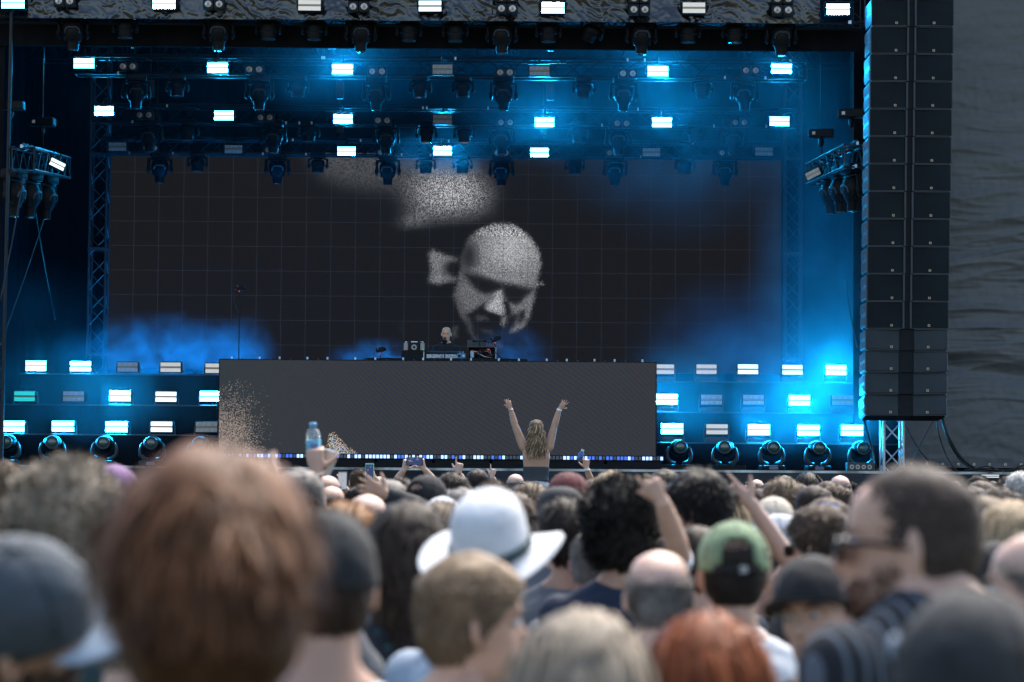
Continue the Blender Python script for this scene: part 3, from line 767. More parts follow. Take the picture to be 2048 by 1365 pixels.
cable('thick bundle of black cables falling from the lowest loudspeaker', [at(1884, 834, 36.9), at(1900, 880, 36.9), at(1925, 920, 37.0), at(1960, 944, 36.9), at(2010, 960, 36.7)], .012, 6, .025)
cable('thin single black cable hanging left of the cable bundle', [at(1872, 834, 36.9), at(1878, 870, 36.9), at(1893, 912, 37.0), at(1912, 940, 36.9), at(1935, 944, 36.8), at(1990, 944, 36.8)], .011)
cable('black cable loop lying along the stage edge at right', [at(1930, 946, 36.7), at(1975, 938, 36.7), at(2010, 945, 36.7), at(2050, 936, 36.7), at(2090, 946, 36.7)], .012, 4, .05)
cable('straight dark guy rope slanting down from the speaker column', [at(1872, 832, 37.2), at(1835, 900, 37.2), at(1828, 920, 37.2)], .008)
cable('pale rope slanting behind the aluminium tower', [at(1803, 838, 37.9), at(1835, 895, 37.9), at(1860, 925, 37.9)], .012)
cable('thin dark cable hanging left of the aluminium tower', [at(1727, 835, 37.0), at(1745, 900, 37.2), at(1752, 938, 37.0)], .016)
c = thing('strip_light', 'small lit white work light lying behind the heads right of the tower', 'work light', at(1980, 953, 36.2))
MB().box((0, .02, 0), (.3, .03, .06), bev=.01).build('housing', BLKP, c)
for z in (-.013, .015): MB().box((0, 0, z), (.27, .01, .017)).build('tube', emis('worklight', (.85, .93, 1), .8), c)
# speakers box (front fill) at right stage edge
c = thing('amp_rack', 'small stage box with round connectors on the stage edge by the tower', 'stage box', (at(1722, 940, 36.9).x, 36.9, DECK))
MB().box((0, .1, .075), (.42, .2, .14), bev=.01).build('case', GRYP, c)
for i in range(4): MB().lathe([(.028, 0), (.034, -.012), (.02, -.012), (.02, 0)], (-.14 + .09 * i, 0, .075), 'Y', 14).build('connector', ALU, c)

# ------------------------------------------------------------------ side trusses with hoists and lamps
def side_rig(label, A, B, hoists, movers, strobe, s, side):
    truss_thing('slanted black side truss ' + label, A, B, s)
    for i, (px, py, Y) in enumerate(hoists):
        p = at(px, py, Y)
        c = thing('chain_hoist', f'{"nearer" if i == 0 else "farther"} motor hoist over the side truss {label}', 'hoist', p, R(random.uniform(-20, 20)), 'chain hoists over the side trusses')
        MB().box((0, 0, 0), (.42, .2, .14), bev=.02).build('motor', BLKP, c)
        MB().box((-.12, -.103, 0), (.05, .006, .05)).build('type_plate', WHITEP, c)
        mb = MB().tube([(0, 0, .07), (0, 0, 11.3 - p.z)], .01, 5); mb.tube([(0, 0, -.07), (.02, 0, -.4)], .012, 5)
        mb.build('chain', BLK, c)
        MB().ell((0, 0, -.14), (.05, .05, .09), 8, 6).build('hook_block', BLK, c)
    for i, (px, py, Y) in enumerate(movers):
        c = copy_tree(protos['big']); c.location = at(px, py, Y); c.scale = (1, 1, 1.2); c.rotation_euler = (0, 0, R(70 * side))
        tag(c, f'moving head hanging {ORD[i]} from left under the slanted side truss {label}', 'moving light', GB)
    px, py, Y, rz, stt = strobe
    c = strobe_proto(stt, False); c.location = at(px, py, Y); c.rotation_euler = (R(0), R(22 * side), R(rz)); c.scale = (.72,) * 3
    tag(c, f'tilted strobe at the far end of the slanted side truss {label}', 'strobe light', GS)
side_rig('left of the stage', at(46, 318, 36.9), at(120, 336, 41), [(22, 212, 38), (85, 245, 40)], [(28, 352, 37.6), (60, 356, 38.6), (92, 362, 39.8)], (115, 329, 38.6, 30, 'w'), .34, 1)
side_rig('right of the stage', at(1632, 350, 41), at(1712, 312, 36.9), [(1703, 228, 38), (1642, 268, 40)], [(1662, 352, 39.8), (1682, 346, 38.6), (1706, 342, 37.6)], (1626, 348, 38.6, -30, 'o'), .34, -1)
c = thing('steel_mast', 'thin dark steel pole standing at the far left edge of the stage', 'pole', (at(11, 500, 37).x, 37, DECK))
MB().tube([(0, 0, 0), (.03, 0, 9.4)], .03, 8).build('tube_body', DALU, c)
for i, (p, q) in enumerate((((48, 350, 37.3), (1, 600, 36.8)), ((116, 352, 41), (1, 690, 37.2)), ((70, 420, 39), (110, 640, 42)), ((1715, 700, 36.9), (1690, 560, 41)))):
    cable(f'thin pale rope stretched {["from the left side truss down to the near left corner", "from the end of the left side truss", "behind the left side movers", "beside the right edge of the stage haze"][i]}', [at(*p), (at(*p) + at(*q)) / 2 + V((0, 0, -.05)), at(*q)], .012, group='ropes and stays at the stage sides')
# ================================================================== people
def interp(tab, t):
    for i in range(len(tab) - 1):
        if t <= tab[i + 1][0]:
            a, b = tab[i], tab[i + 1]; k = (t - a[0]) / (b[0] - a[0] + 1e-9); k = k * k * (3 - 2 * k) * .5 + k * .5
            return a[1] + (b[1] - a[1]) * k
    return tab[-1][1]
HW = [(0, .032), (.08, .05), (.2, .058), (.35, .066), (.5, .072), (.65, .0765), (.78, .075), (.88, .062), (.95, .042), (1, .004)]
HF = [(0, .076), (.1, .086), (.2, .087), (.33, .09), (.44, .086), (.5, .083), (.58, .093), (.7, .093), (.8, .083), (.9, .058), (.96, .03), (1, .0)]
HB = [(0, -.012), (.1, -.03), (.2, -.06), (.35, -.084), (.5, -.098), (.65, -.105), (.78, -.099), (.88, -.077), (.95, -.048), (1, -.012)]
HZ0, HH = 1.515, .235
def head_into(mb, M=None, face=True):
    rings = []; n = 26; m = 24; vv = []; ff = []
    for i in range(m + 1):
        t = i / m; t = .5 - .5 * math.cos(math.pi * t) if True else t
        w_, f_, b_ = interp(HW, t), interp(HF, t), interp(HB, t); cy_ = (f_ + b_) / 2; hy = (f_ - b_) / 2
        for k in range(n):
            a = 2 * math.pi * k / n; c_, s_ = math.cos(a), math.sin(a)
            x = w_ * math.copysign(abs(c_) ** .9, c_); y = cy_ + hy * math.copysign(abs(s_) ** .95, s_)
            p = V((x, y, HZ0 + HH * t))
            if face and y > .05 and .45 < t < .56 and .012 < abs(x) < .05: p.y -= .012     # eye sockets
            vv.append(p)
    for i in range(m):
        for k in range(n): ff.append((i * n + k, i * n + (k + 1) % n, (i + 1) * n + (k + 1) % n, (i + 1) * n + k))
    ff.append(tuple(range(n))[::-1]); ff.append(tuple(m * n + k for k in range(n)))
    if M: vv = [M @ p for p in vv]
    mb.add(vv, ff)
    T = (lambda p: M @ V(p)) if M else (lambda p: V(p))
    Z = lambda t: HZ0 + HH * t
    if face:
        mb.tube([T((0, .088, Z(.54))), T((0, .1, Z(.44))), T((0, .114, Z(.36))), T((0, .1, Z(.325)))], [.008, .010, .015, .012], 8)
        mb.ell(T((0, .088, Z(.23))), (.024, .01, .007), 10, 6, M.to_3x3() if M else None)
        mb.ell(T((0, .086, Z(.19))), (.022, .011, .008), 10, 6, M.to_3x3() if M else None)
        mb.ell(T((0, .078, Z(.07))), (.026, .018, .02), 10, 6, M.to_3x3() if M else None)
        mb.ell(T((0, .084, Z(.585))), (.05, .012, .009), 10, 6, M.to_3x3() if M else None)
    for s in (-1, 1):
        E = []
        for q in range(9):
            a = -1.9 + q * 3.6 / 8
            E.append(T((s * (.082 + .012 * math.cos(a)), -.012 - .017 * math.cos(a * .9) + .004, Z(.44) + .031 * math.sin(a))))
        mb.tube(E, .0062, 6)
        mb.ell(T((s * .08, -.012, Z(.44))), (.007, .014, .026), 8, 6, M.to_3x3() if M else None)
        mb.ell(T((s * .08, -.004, Z(.32))), (.005, .008, .01), 8, 6, M.to_3x3() if M else None)

def hand_into(mb, wrist, d, nrm, side, curls=(.25, .2, .2, .25), thumb=.6, s=1.0, spread=.12):
    """d along the fingers, nrm = back of the hand, side = direction of the thumb"""
    wrist = V(wrist); d = V(d).normalized(); side = (V(side) - d * V(side).dot(d)).normalized(); n_ = d.cross(side).normalized()
    if n_.dot(V(nrm)) < 0: n_ = -n_
    pc = wrist + d * .05 * s
    Mx = Matrix((side, n_, d)).transposed()
    mb.tube([wrist - d * .02 * s, wrist + d * .015 * s, wrist + d * .05 * s, wrist + d * .088 * s], [(.024 * s, .018 * s), (.026 * s, .017 * s), (.036 * s, .016 * s), (.037 * s, .012 * s)], 12) if False else None
    def ring(c_, a, b): return [c_ + side * a * math.cos(2 * math.pi * k / 12) + n_ * b * math.sin(2 * math.pi * k / 12) for k in range(12)]
    rs = [ring(wrist - d * .02 * s, .026 * s, .019 * s), ring(wrist + d * .015 * s, .028 * s, .018 * s), ring(wrist + d * .05 * s, .038 * s, .017 * s), ring(wrist + d * .085 * s, .04 * s, .013 * s), ring(wrist + d * .095 * s, .036 * s, .008 * s)]
    vv = [q for r in rs for q in r]; ff = [(i * 12 + k, i * 12 + (k + 1) % 12, (i + 1) * 12 + (k + 1) % 12, (i + 1) * 12 + k) for i in range(4) for k in range(12)]
    ff += [tuple(range(12))[::-1], tuple(48 + k for k in range(12))]
    mb.add(vv, ff)
    Ls = (.072, .08, .075, .06)
    for i in range(4):
        off = (.029 - .0195 * i) * s; b0 = wrist + d * (.082 - (.006 if i == 3 else 0)) * s + side * off
        dd = (d + side * spread * (1.4 - i)).normalized(); c_ = curls[i]; P = [b0]; cur = dd; L_ = Ls[i] * s
        for j, fr in enumerate((.45, .3, .25)):
            ang = c_ * (1.0, 1.25, .8)[j]
            cur = Matrix.Rotation(0, 3, 'X') @ cur
            ax = cur.cross(-n_ if j == 0 else (-n_)).normalized()
            cur = (Matrix.Rotation(ang, 3, ax) @ cur).normalized() if ax.length > .1 else cur
            # keep n_ perpendicular for next bend by using palm side axis
            P.append(P[-1] + cur * L_ * fr)
        # bend around the side axis for robustness
        P = [b0]; acc = 0
        for j, fr in enumerate((.45, .3, .25)):
            acc += c_ * (1.0, 1.2, .8)[j]
            v_ = dd * math.cos(acc) - n_ * math.sin(acc); P.append(P[-1] + v_ * L_ * fr)
        mb.tube(P, [.0098 * s, .009 * s, .008 * s, .0062 * s], 8)
    t0 = wrist + d * .02 * s + side * .024 * s - n_ * .004 * s
    td = (d * (.75 - .2 * thumb) + side * (.35 + .6 * thumb) - n_ * .25).normalized(); td2 = (td + d * .35).normalized()
    mb.tube([t0, t0 + td * .035 * s, t0 + td * .035 * s + td2 * .03 * s, t0 + td * .035 * s + td2 * .052 * s], [.014 * s, .012 * s, .0098 * s, .007 * s], 8)

def remesh(name, mb, vox, smooth=3, m=None):
    me = mb.mesh(name); o = bpy.data.objects.new(name, me); col.objects.link(o)
    r = o.modifiers.new('r', 'REMESH'); r.mode = 'VOXEL'; r.voxel_size = vox; r.use_smooth_shade = True
    if smooth: q = o.modifiers.new('s', 'SMOOTH'); q.factor = .5; q.iterations = smooth
    dg = bpy.context.evaluated_depsgraph_get(); me2 = bpy.data.meshes.new_from_object(o.evaluated_get(dg))
    bpy.data.objects.remove(o); bpy.data.meshes.remove(me); me2.name = name
    me2.polygons.foreach_set('use_smooth', [True] * len(me2.polygons))
    me2.materials.clear(); me2.materials.append(m)
    return me2

TOR = [(1.455, .06, .06, -.03), (1.43, .10, .066, -.03), (1.405, .155, .08, -.025), (1.36, .19, .098, -.02), (1.27, .195, .115, -.01), (1.15, .178, .115, 0), (1.03, .16, .105, .005), (.95, .168, .11, 0), (.86, .178, .12, -.01), (.8, .17, .11, -.01)]
def torso_into(mb, grow=0, z0=1.5, z1=.78, n=22, M=None, sc_=1.0):
    vv = []; k_ = 0; fl = []
    for z, a, b, y in TOR:
        if z > z0 or z < z1: continue
        for k in range(n):
            an = 2 * math.pi * k / n; c_, s_ = math.cos(an), math.sin(an)
            p = V(((a * sc_ + grow) * math.copysign(abs(c_) ** .8, c_), y + (b * sc_ + grow) * math.copysign(abs(s_) ** .85, s_), z)); vv.append(M @ p if M else p)
        k_ += 1
    for i in range(k_ - 1):
        for k in range(n): fl.append((i * n + k, (i + 1) * n + k, (i + 1) * n + (k + 1) % n, i * n + (k + 1) % n))
    fl.append(tuple(range(n))); fl.append(tuple((k_ - 1) * n + k for k in range(n))[::-1])
    mb.add(vv, fl)
ARM_R = [.052, .05, .043, .038, .04, .034, .026]
def arm_into(mb, S, E, W_, grow=0, upto=1.0, thin=1.0):
    thin = thin * ARMK[0]
    S, E, W_ = V(S), V(E), V(W_)
    pts = [S, S.lerp(E, .35), S.lerp(E, .8), E, E.lerp(W_, .25), E.lerp(W_, .65), W_]
    rr = [r * thin + grow for r in ARM_R]
    n_ = {1.0: 7, .5: 3, .7: 4, .2: 2}.get(upto, 7)
    mb.tube(pts[:n_], rr[:n_], 12)
ARMK = [1.0]
DEF_ARM = {s: ((s * .185, -.01, 1.365), (s * .235, -.03, 1.10), (s * .235, .05, .87)) for s in (-1, 1)}
SKIN_T = {
    'pale': mat('skin_pale', (.62, .40, .31), .5, var=.09, scale=14, bump=.06, bscale=60),
    'fair': mat('skin_fair', (.55, .33, .235), .5, var=.1, scale=14, bump=.06, bscale=60),
    'tan': mat('skin_tan', (.43, .24, .155), .48, var=.1, scale=14, bump=.06, bscale=60),
    'red': mat('skin_red', (.44, .16, .12), .5, var=.12, scale=14),
}
for m_ in SKIN_T.values():
    b_ = m_.node_tree.nodes['Principled BSDF']; b_.inputs['Subsurface Weight'].default_value = .12; b_.inputs['Subsurface Radius'].default_value = (.02, .008, .004); b_.inputs['Subsurface Scale'].default_value = .5

def body_mesh(name, arms=None, hands=None, fine=False, legs=True, head=True, slim=1.0, sitting=False, headM=None):
    mb = MB(); arms = arms or {}
    if head: head_into(mb, headM)
    HM = headM or Matrix.Identity(4)
    mb.tube([HM @ V((0, -.018, 1.60)), HM @ V((0, -.022, 1.535)), V((0, -.03, 1.47)), V((0, -.03, 1.40))], [(.056 * slim, .06 * slim), (.055 * slim, .058 * slim), (.06 * slim, .06 * slim), (.085, .07)], 14)
    mb.tube([V((-.13, -.028, 1.405)), V((-.06, -.03, 1.45)), V((.06, -.03, 1.45)), V((.13, -.028, 1.405))], [.03, .045, .045, .03], 10)
    torso_into(mb, -.004, sc_=slim)
    for s in (-1, 1):
        S, E, W_ = arms.get(s, DEF_ARM[s])
        S = V(S)
        arm_into(mb, S, E, W_, thin=slim)
        mb.ell(S, (.062 * slim,) * 3, 10, 8)
        h = (hands or {}).get(s)
        if h: hand_into(mb, W_, *h[0], **h[1])
        else: hand_into(mb, W_, (0, .15, -1), (s, 0, 0), (0, 1, -.2), (.5, .5, .55, .6), .3)
        if legs:
            if sitting: mb.tube([(s * .09, -.02, .86), (s * .13, .18, .84), (s * .15, .42, .78), (s * .15, .46, .6), (s * .14, .44, .3), (s * .14, .5, .22)], [.1, .095, .065, .055, .045, .03], 12)
            else:
                mb.tube([(s * .09, -.01, .86), (s * .1, .0, .7), (s * .1, .005, .5), (s * .1, -.02, .35), (s * .1, -.025, .1), (s * .1, -.02, .05)], [.095, .085, .058, .06, .042, .04], 12)
                mb.tube([(s * .1, -.06, .04), (s * .105, .03, .045), (s * .11, .15, .03)], [.036, .042, .028], 10)
    return remesh(name, mb, .0085 if fine else .0115, 2 if fine else 3, SKIN_T['fair'])

def shirt_mesh(name, arms=None, sleeve=.7, slim=1.0, neck=1.5, low=.8, seed=0, hood=False):
    mb = MB(); arms = arms or {}
    torso_into(mb, .012, z0=neck, z1=low, sc_=slim)
    mb.tube([V((-.135, -.028, 1.405)), V((-.07, -.03, 1.437)), V((.07, -.03, 1.437)), V((.135, -.028, 1.405))], [.045, .05, .05, .045], 10)
    for s in (-1, 1):
        S, E, W_ = arms.get(s, DEF_ARM[s])
        arm_into(mb, S, E, W_, grow=.015, upto=sleeve, thin=slim); mb.ell(V(S), (.075 * slim,) * 3, 10, 8)
    me = remesh(name, mb, .014, 2, None)
    for v_ in me.vertices:
        p = v_.co; d = noise.noise(V((p.x * 9, p.y * 9, p.z * 5 + seed))) * .006 + noise.noise(V((p.x * 22, p.y * 22, p.z * 9 + seed))) * .003
        v_.co += v_.normal * d
    return me
def trouser_mesh():
    mb = MB()
    mb.tube([(0, -.005, .98), (0, -.01, .9), (0, -.01, .82)], [(.165, .115), (.178, .125), (.17, .12)], 16)
    for s in (-1, 1): mb.tube([(s * .088, -.01, .88), (s * .1, 0, .7), (s * .1, .005, .5), (s * .1, -.02, .3), (s * .1, -.02, .09)], [.1, .098, .078, .07, .062], 12)
    return remesh('trousers', mb, .018, 2, None)

# ---- hair
SK = V((.0815, .103, .1145)); SC = V((0, -.006, 1.637))
def zlimit(y, kind):
    lo = {'long': -1.0, 'wavy': -.98, 'bob': -1.0, 'buzz': -.72, 'short': -.74, 'sides': -.74, 'tousled': -.78, 'afro': -.9}.get(kind, -.75)
    if y < -.35: return lo
    if y < .25: return lo + (.0 - lo) * (y + .35) / .6
    return 0 + .66 * (y - .25) / .75
def hair_mesh(kind, seed=1, nstr=2600, M=None):
    rnd = random.Random(seed); mb = MB()
    shell = {'capped': .003, 'buzz': .004, 'short': .010, 'tousled': .016, 'wavy': .020, 'afro': .043, 'long': .015, 'bob': .022, 'sides': .006, 'receding': .003, 'big': .020}[kind]
    zk = 'short' if kind in ('big', 'capped', 'receding') else kind
    def surf(u, off):
        # u unit vector (head ellipsoid space)
        z = SC.z + u.z * .1145; t = (z - HZ0) / HH
        if 0 <= t <= 1.001:
            h = math.hypot(u.x, u.y) + 1e-6; c_, s_ = u.x / h, u.y / h; w_, f_, b_ = interp(HW, t), interp(HF, t), interp(HB, t)
            P1 = V((w_ * math.copysign(abs(c_) ** .9, c_), (f_ + b_) / 2 + (f_ - b_) / 2 * math.copysign(abs(s_) ** .95, s_), z))
            nn = V((u.x / SK.x, u.y / SK.y, u.z / SK.z)).normalized(); P1 = P1 + nn * (off + .0015)
            P2 = V((u.x * (.078 + off), u.y * (.1 + off), u.z * (.112 + off))) + SC
            return P1 if (P1 - SC).length > (P2 - SC).length else P2
        return V((u.x * (SK.x + off), u.y * (SK.y + off), u.z * (SK.z + off))) + SC
    def ok(u):
        if u.z < zlimit(u.y, zk): return False
        if kind == 'receding' and u.y > .62 - .9 * max(0, .7 - u.z) * (1 if u.z > .25 else 0) and u.z > .2: return False
        if kind == 'capped' and u.z > (.12 if u.y > -.2 else .62): return False
        if kind == 'sides' and u.z > .42 + .12 * noise.noise(u * 3) : return False
        return True
    soft = kind in ('buzz', 'receding', 'sides', 'capped')
    DL = [V(d) * .17 for d in ((1, 0, 0), (-1, 0, 0), (0, 1, 0), (0, -1, 0), (0, 0, 1), (0, 0, -1), (.6, .6, .5), (-.6, .6, .5))]
    def inner(u): return sum(ok((u + d).normalized()) for d in DL) / 8
    def offs(u):
        o_ = shell
        if kind in ('tousled', 'wavy', 'short', 'big', 'bob'): o_ += shell * .7 * noise.noise(u * 3.2 + V((seed, 0, 0)))
        if kind == 'afro': o_ += .016 * noise.noise(u * 2.5 + V((seed, 0, 0))) + .012 * noise.noise(u * 7) + .012 * max(0, u.z)
        if kind == 'big': o_ += .05 * max(0, u.z) ** 1.5
        if kind in ('short', 'tousled'): o_ += .012 * max(0, u.z)
        # thin at the hairline
        e = u.z - zlimit(u.y, zk); o_ *= min(1, .35 + e * 4)
        return o_
    # shell
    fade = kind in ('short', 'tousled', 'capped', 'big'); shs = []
    nu, nv = 40, 26; idx = {}; vv = []; ff = []
    for j in range(nv + 1):
        for i in range(nu):
            th = math.pi * j / nv; ph = 2 * math.pi * i / nu
            u = V((math.sin(th) * math.cos(ph), math.sin(th) * math.sin(ph), math.cos(th))); idx[(i, j)] = (len(vv), ok(u) and (not soft or inner(u) > .95)); vv.append(surf(u, offs(u)))
    for j in range(nv):
        for i in range(nu):
            q = [idx[(i, j)], idx[((i + 1) % nu, j)], idx[((i + 1) % nu, j + 1)], idx[(i, j + 1)]]
            if sum(a[1] for a in q) >= 3:
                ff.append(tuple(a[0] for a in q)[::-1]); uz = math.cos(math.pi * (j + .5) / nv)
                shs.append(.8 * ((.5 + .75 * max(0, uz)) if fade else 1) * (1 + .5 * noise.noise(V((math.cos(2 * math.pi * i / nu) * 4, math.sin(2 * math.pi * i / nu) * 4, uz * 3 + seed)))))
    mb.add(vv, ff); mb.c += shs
    P = {'receding': (.006, 0, .5), 'capped': (.012, .2, .5), 'buzz': (.007, 0, .5), 'short': (.016, .3, .5), 'tousled': (.030, .5, .7), 'wavy': (.11, 1.0, .5), 'afro': (.022, .0, 1.6), 'long': (.34, 1.0, .15), 'bob': (.17, 1.0, .25), 'sides': (.008, .2, .5), 'big': (.065, .4, .3)}[kind]
    if kind in ('buzz', 'sides', 'capped', 'receding'): nstr = 3400
    if kind == 'big': nstr = 5200
    if kind == 'afro': nstr = 4200
    cnt = 0; tries = 0
    wd = {'buzz': .0016, 'sides': .0016, 'afro': .0034, 'long': .0055, 'bob': .005, 'wavy': .0045}.get(kind, .0032)
    while cnt < nstr and tries < nstr * 6:
        tries += 1
        u = V((rnd.gauss(0, 1), rnd.gauss(0, 1), rnd.gauss(0, 1))).normalized()
        if not ok(u): continue
        if soft and rnd.random() > inner(u) ** 3: continue
        cnt += 1
        p = surf(u, offs(u) * (.75 if kind != 'afro' else .92)); nrm = V((u.x / SK.x, u.y / SK.y, u.z / SK.z)).normalized()
        L_ = P[0] * rnd.uniform(.6, 1.3) * (1 if kind != 'big' else min(1, max(.22, .3 + 1.6 * (u.z + .1)))); seg = 5 if kind in ('long', 'bob', 'wavy') else (3 if kind == 'big' else 2)
        flow = V((nrm.x * .8, -.9 if u.z > -.2 else -.1, -.9 + .5 * nrm.z)) if kind in ('long', 'bob', 'wavy', 'big') else V((noise.noise(u * 2 + V((seed, 5, 0))) * 1.3 + .3 * nrm.x, .6 * (1 if u.z > .3 else -.3) + noise.noise(u * 2 + V((3, seed, 0))) * 1.2, -.8 * (1 - max(0, u.z))))
        flow = (flow - nrm * flow.dot(nrm)); flow = flow.normalized() if flow.length > .01 else V((0, 0, -1))
        rv = V((rnd.gauss(0, 1), rnd.gauss(0, 1), rnd.gauss(0, 1))) * .35 * P[2]
        lift = {'buzz': 1.6, 'sides': 1.2, 'afro': 1.5, 'short': .25, 'tousled': .3, 'big': .10}.get(kind, .05)
        d = (flow + nrm * lift + rv).normalized(); pts = [p]; ph = rnd.uniform(0, 6.3); sd = d.cross(nrm)
        sd = sd.normalized() if sd.length > .05 else V((1, 0, 0))
        clump = noise.noise(u * (4.5 if kind == 'big' else 9) + V((0, seed, 0))) * (1.7 if kind == 'big' else 1)
        for k in range(seg):
            if kind in ('long', 'bob', 'wavy'):
                q = pts[-1] + d * (L_ / seg)
                # keep strands outside the head and neck
                e = q - SC; ee = V((e.x / (SK.x + shell * 1.1), e.y / (SK.y + shell * 1.1), e.z / (SK.z + shell)))
                if ee.length < 1 and q.z > 1.53: ee.normalize(); q = V((ee.x * (SK.x + shell * 1.1), ee.y * (SK.y + shell * 1.1), ee.z * (SK.z + shell))) + SC
                if q.z < 1.55:
                    rr = math.hypot(q.x, q.y + .02)
                    mn = .075 + max(0, (1.46 - q.z)) * .9 if q.z > 1.38 else .12
                    if rr < mn and q.y < .03: q.x *= 1; q.y = min(q.y, -.02 - math.sqrt(max(0, mn ** 2 - min(q.x ** 2, mn ** 2))))
                q += sd * math.sin(ph + k * 1.9) * .006 * (1.8 if kind == 'wavy' else .7) + V((clump, clump * .4, 0)) * .004
                pts.append(q); d = (d * .5 + V((0, -.1, -1)) * .55 + rv * .12).normalized()
            else:
                pts.append(pts[-1] + d * (L_ / seg)); d = (d + V((0, 0, -.35)) + rv * .6).normalized() if kind != 'afro' else (d + V((rnd.gauss(0, 1), rnd.gauss(0, 1), rnd.gauss(0, 1))) * .9).normalized()
        vv = []
        for k, q in enumerate(pts):
            ww = wd * (1 if k < len(pts) - 1 else .25) * rnd.uniform(.8, 1.1); vv += [q - sd * ww, q + sd * ww]
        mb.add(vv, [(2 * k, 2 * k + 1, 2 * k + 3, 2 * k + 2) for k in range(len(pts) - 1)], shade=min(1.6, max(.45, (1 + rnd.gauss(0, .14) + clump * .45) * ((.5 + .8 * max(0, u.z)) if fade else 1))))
    if M: mb.v = [tuple(M @ V(q)) for q in mb.v]
    me = mb.mesh('hair', True); me.materials.append(None); return me

HAIRC = {'black': (.012, .010, .009), 'dark': (.034, .024, .018), 'brown': (.075, .048, .032), 'light': (.15, .105, .066), 'blond': (.30, .22, .13), 'grey': (.20, .18, .16), 'sandy': (.24, .165, .10),
         'stubble': (.06, .042, .034), 'auburn': (.135, .056, .024), 'copper': (.22, .058, .018), 'ash': (.26, .21, .155), 'white': (.5, .48, .44), 'ginger': (.25, .115, .04)}
def hairmat(c):
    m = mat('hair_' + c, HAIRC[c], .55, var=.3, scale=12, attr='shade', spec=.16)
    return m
CLOTH = {'black': (.012, .012, .014), 'white': (.62, .64, .67), 'grey': (.14, .145, .155), 'navy': (.012, .022, .05), 'teal': (.015, .04, .045), 'blue': (.05, .10, .22), 'sage': (.16, .22, .18), 'lightblue': (.36, .44, .54), 'maroon': (.09, .008, .012),
         'green': (.19, .27, .15), 'cream': (.55, .48, .38), 'charcoal': (.018, .021, .024), 'red': (.35, .03, .03), 'sky': (.25, .36, .5), 'olive': (.08, .08, .04), 'purple': (.22, .12, .25), 'greyblue': (.055, .072, .09), 'pink': (.5, .2, .25)}
def clothmat(c, rough=.85):
    return mat('fabric_' + c, CLOTH[c], rough, var=.12, scale=6, bump=.25, bscale=35, sheen=.03)
JEANS = mat('denim', (.04, .055, .09), .8, var=.3, scale=10)

PRO = {}
def proto(k, f):
    if k not in PRO: PRO[k] = f()
    return PRO[k]
def mobj(name, me, m, parent, label=None):
    o = bpy.data.objects.new(name, me); col.objects.link(o); o.parent = parent
    if me.materials and len(me.materials): pass
    else: me.materials.append(None)
    o.material_slots[0].link = 'OBJECT'; o.material_slots[0].material = m
    if label: o['label'] = label
    return o

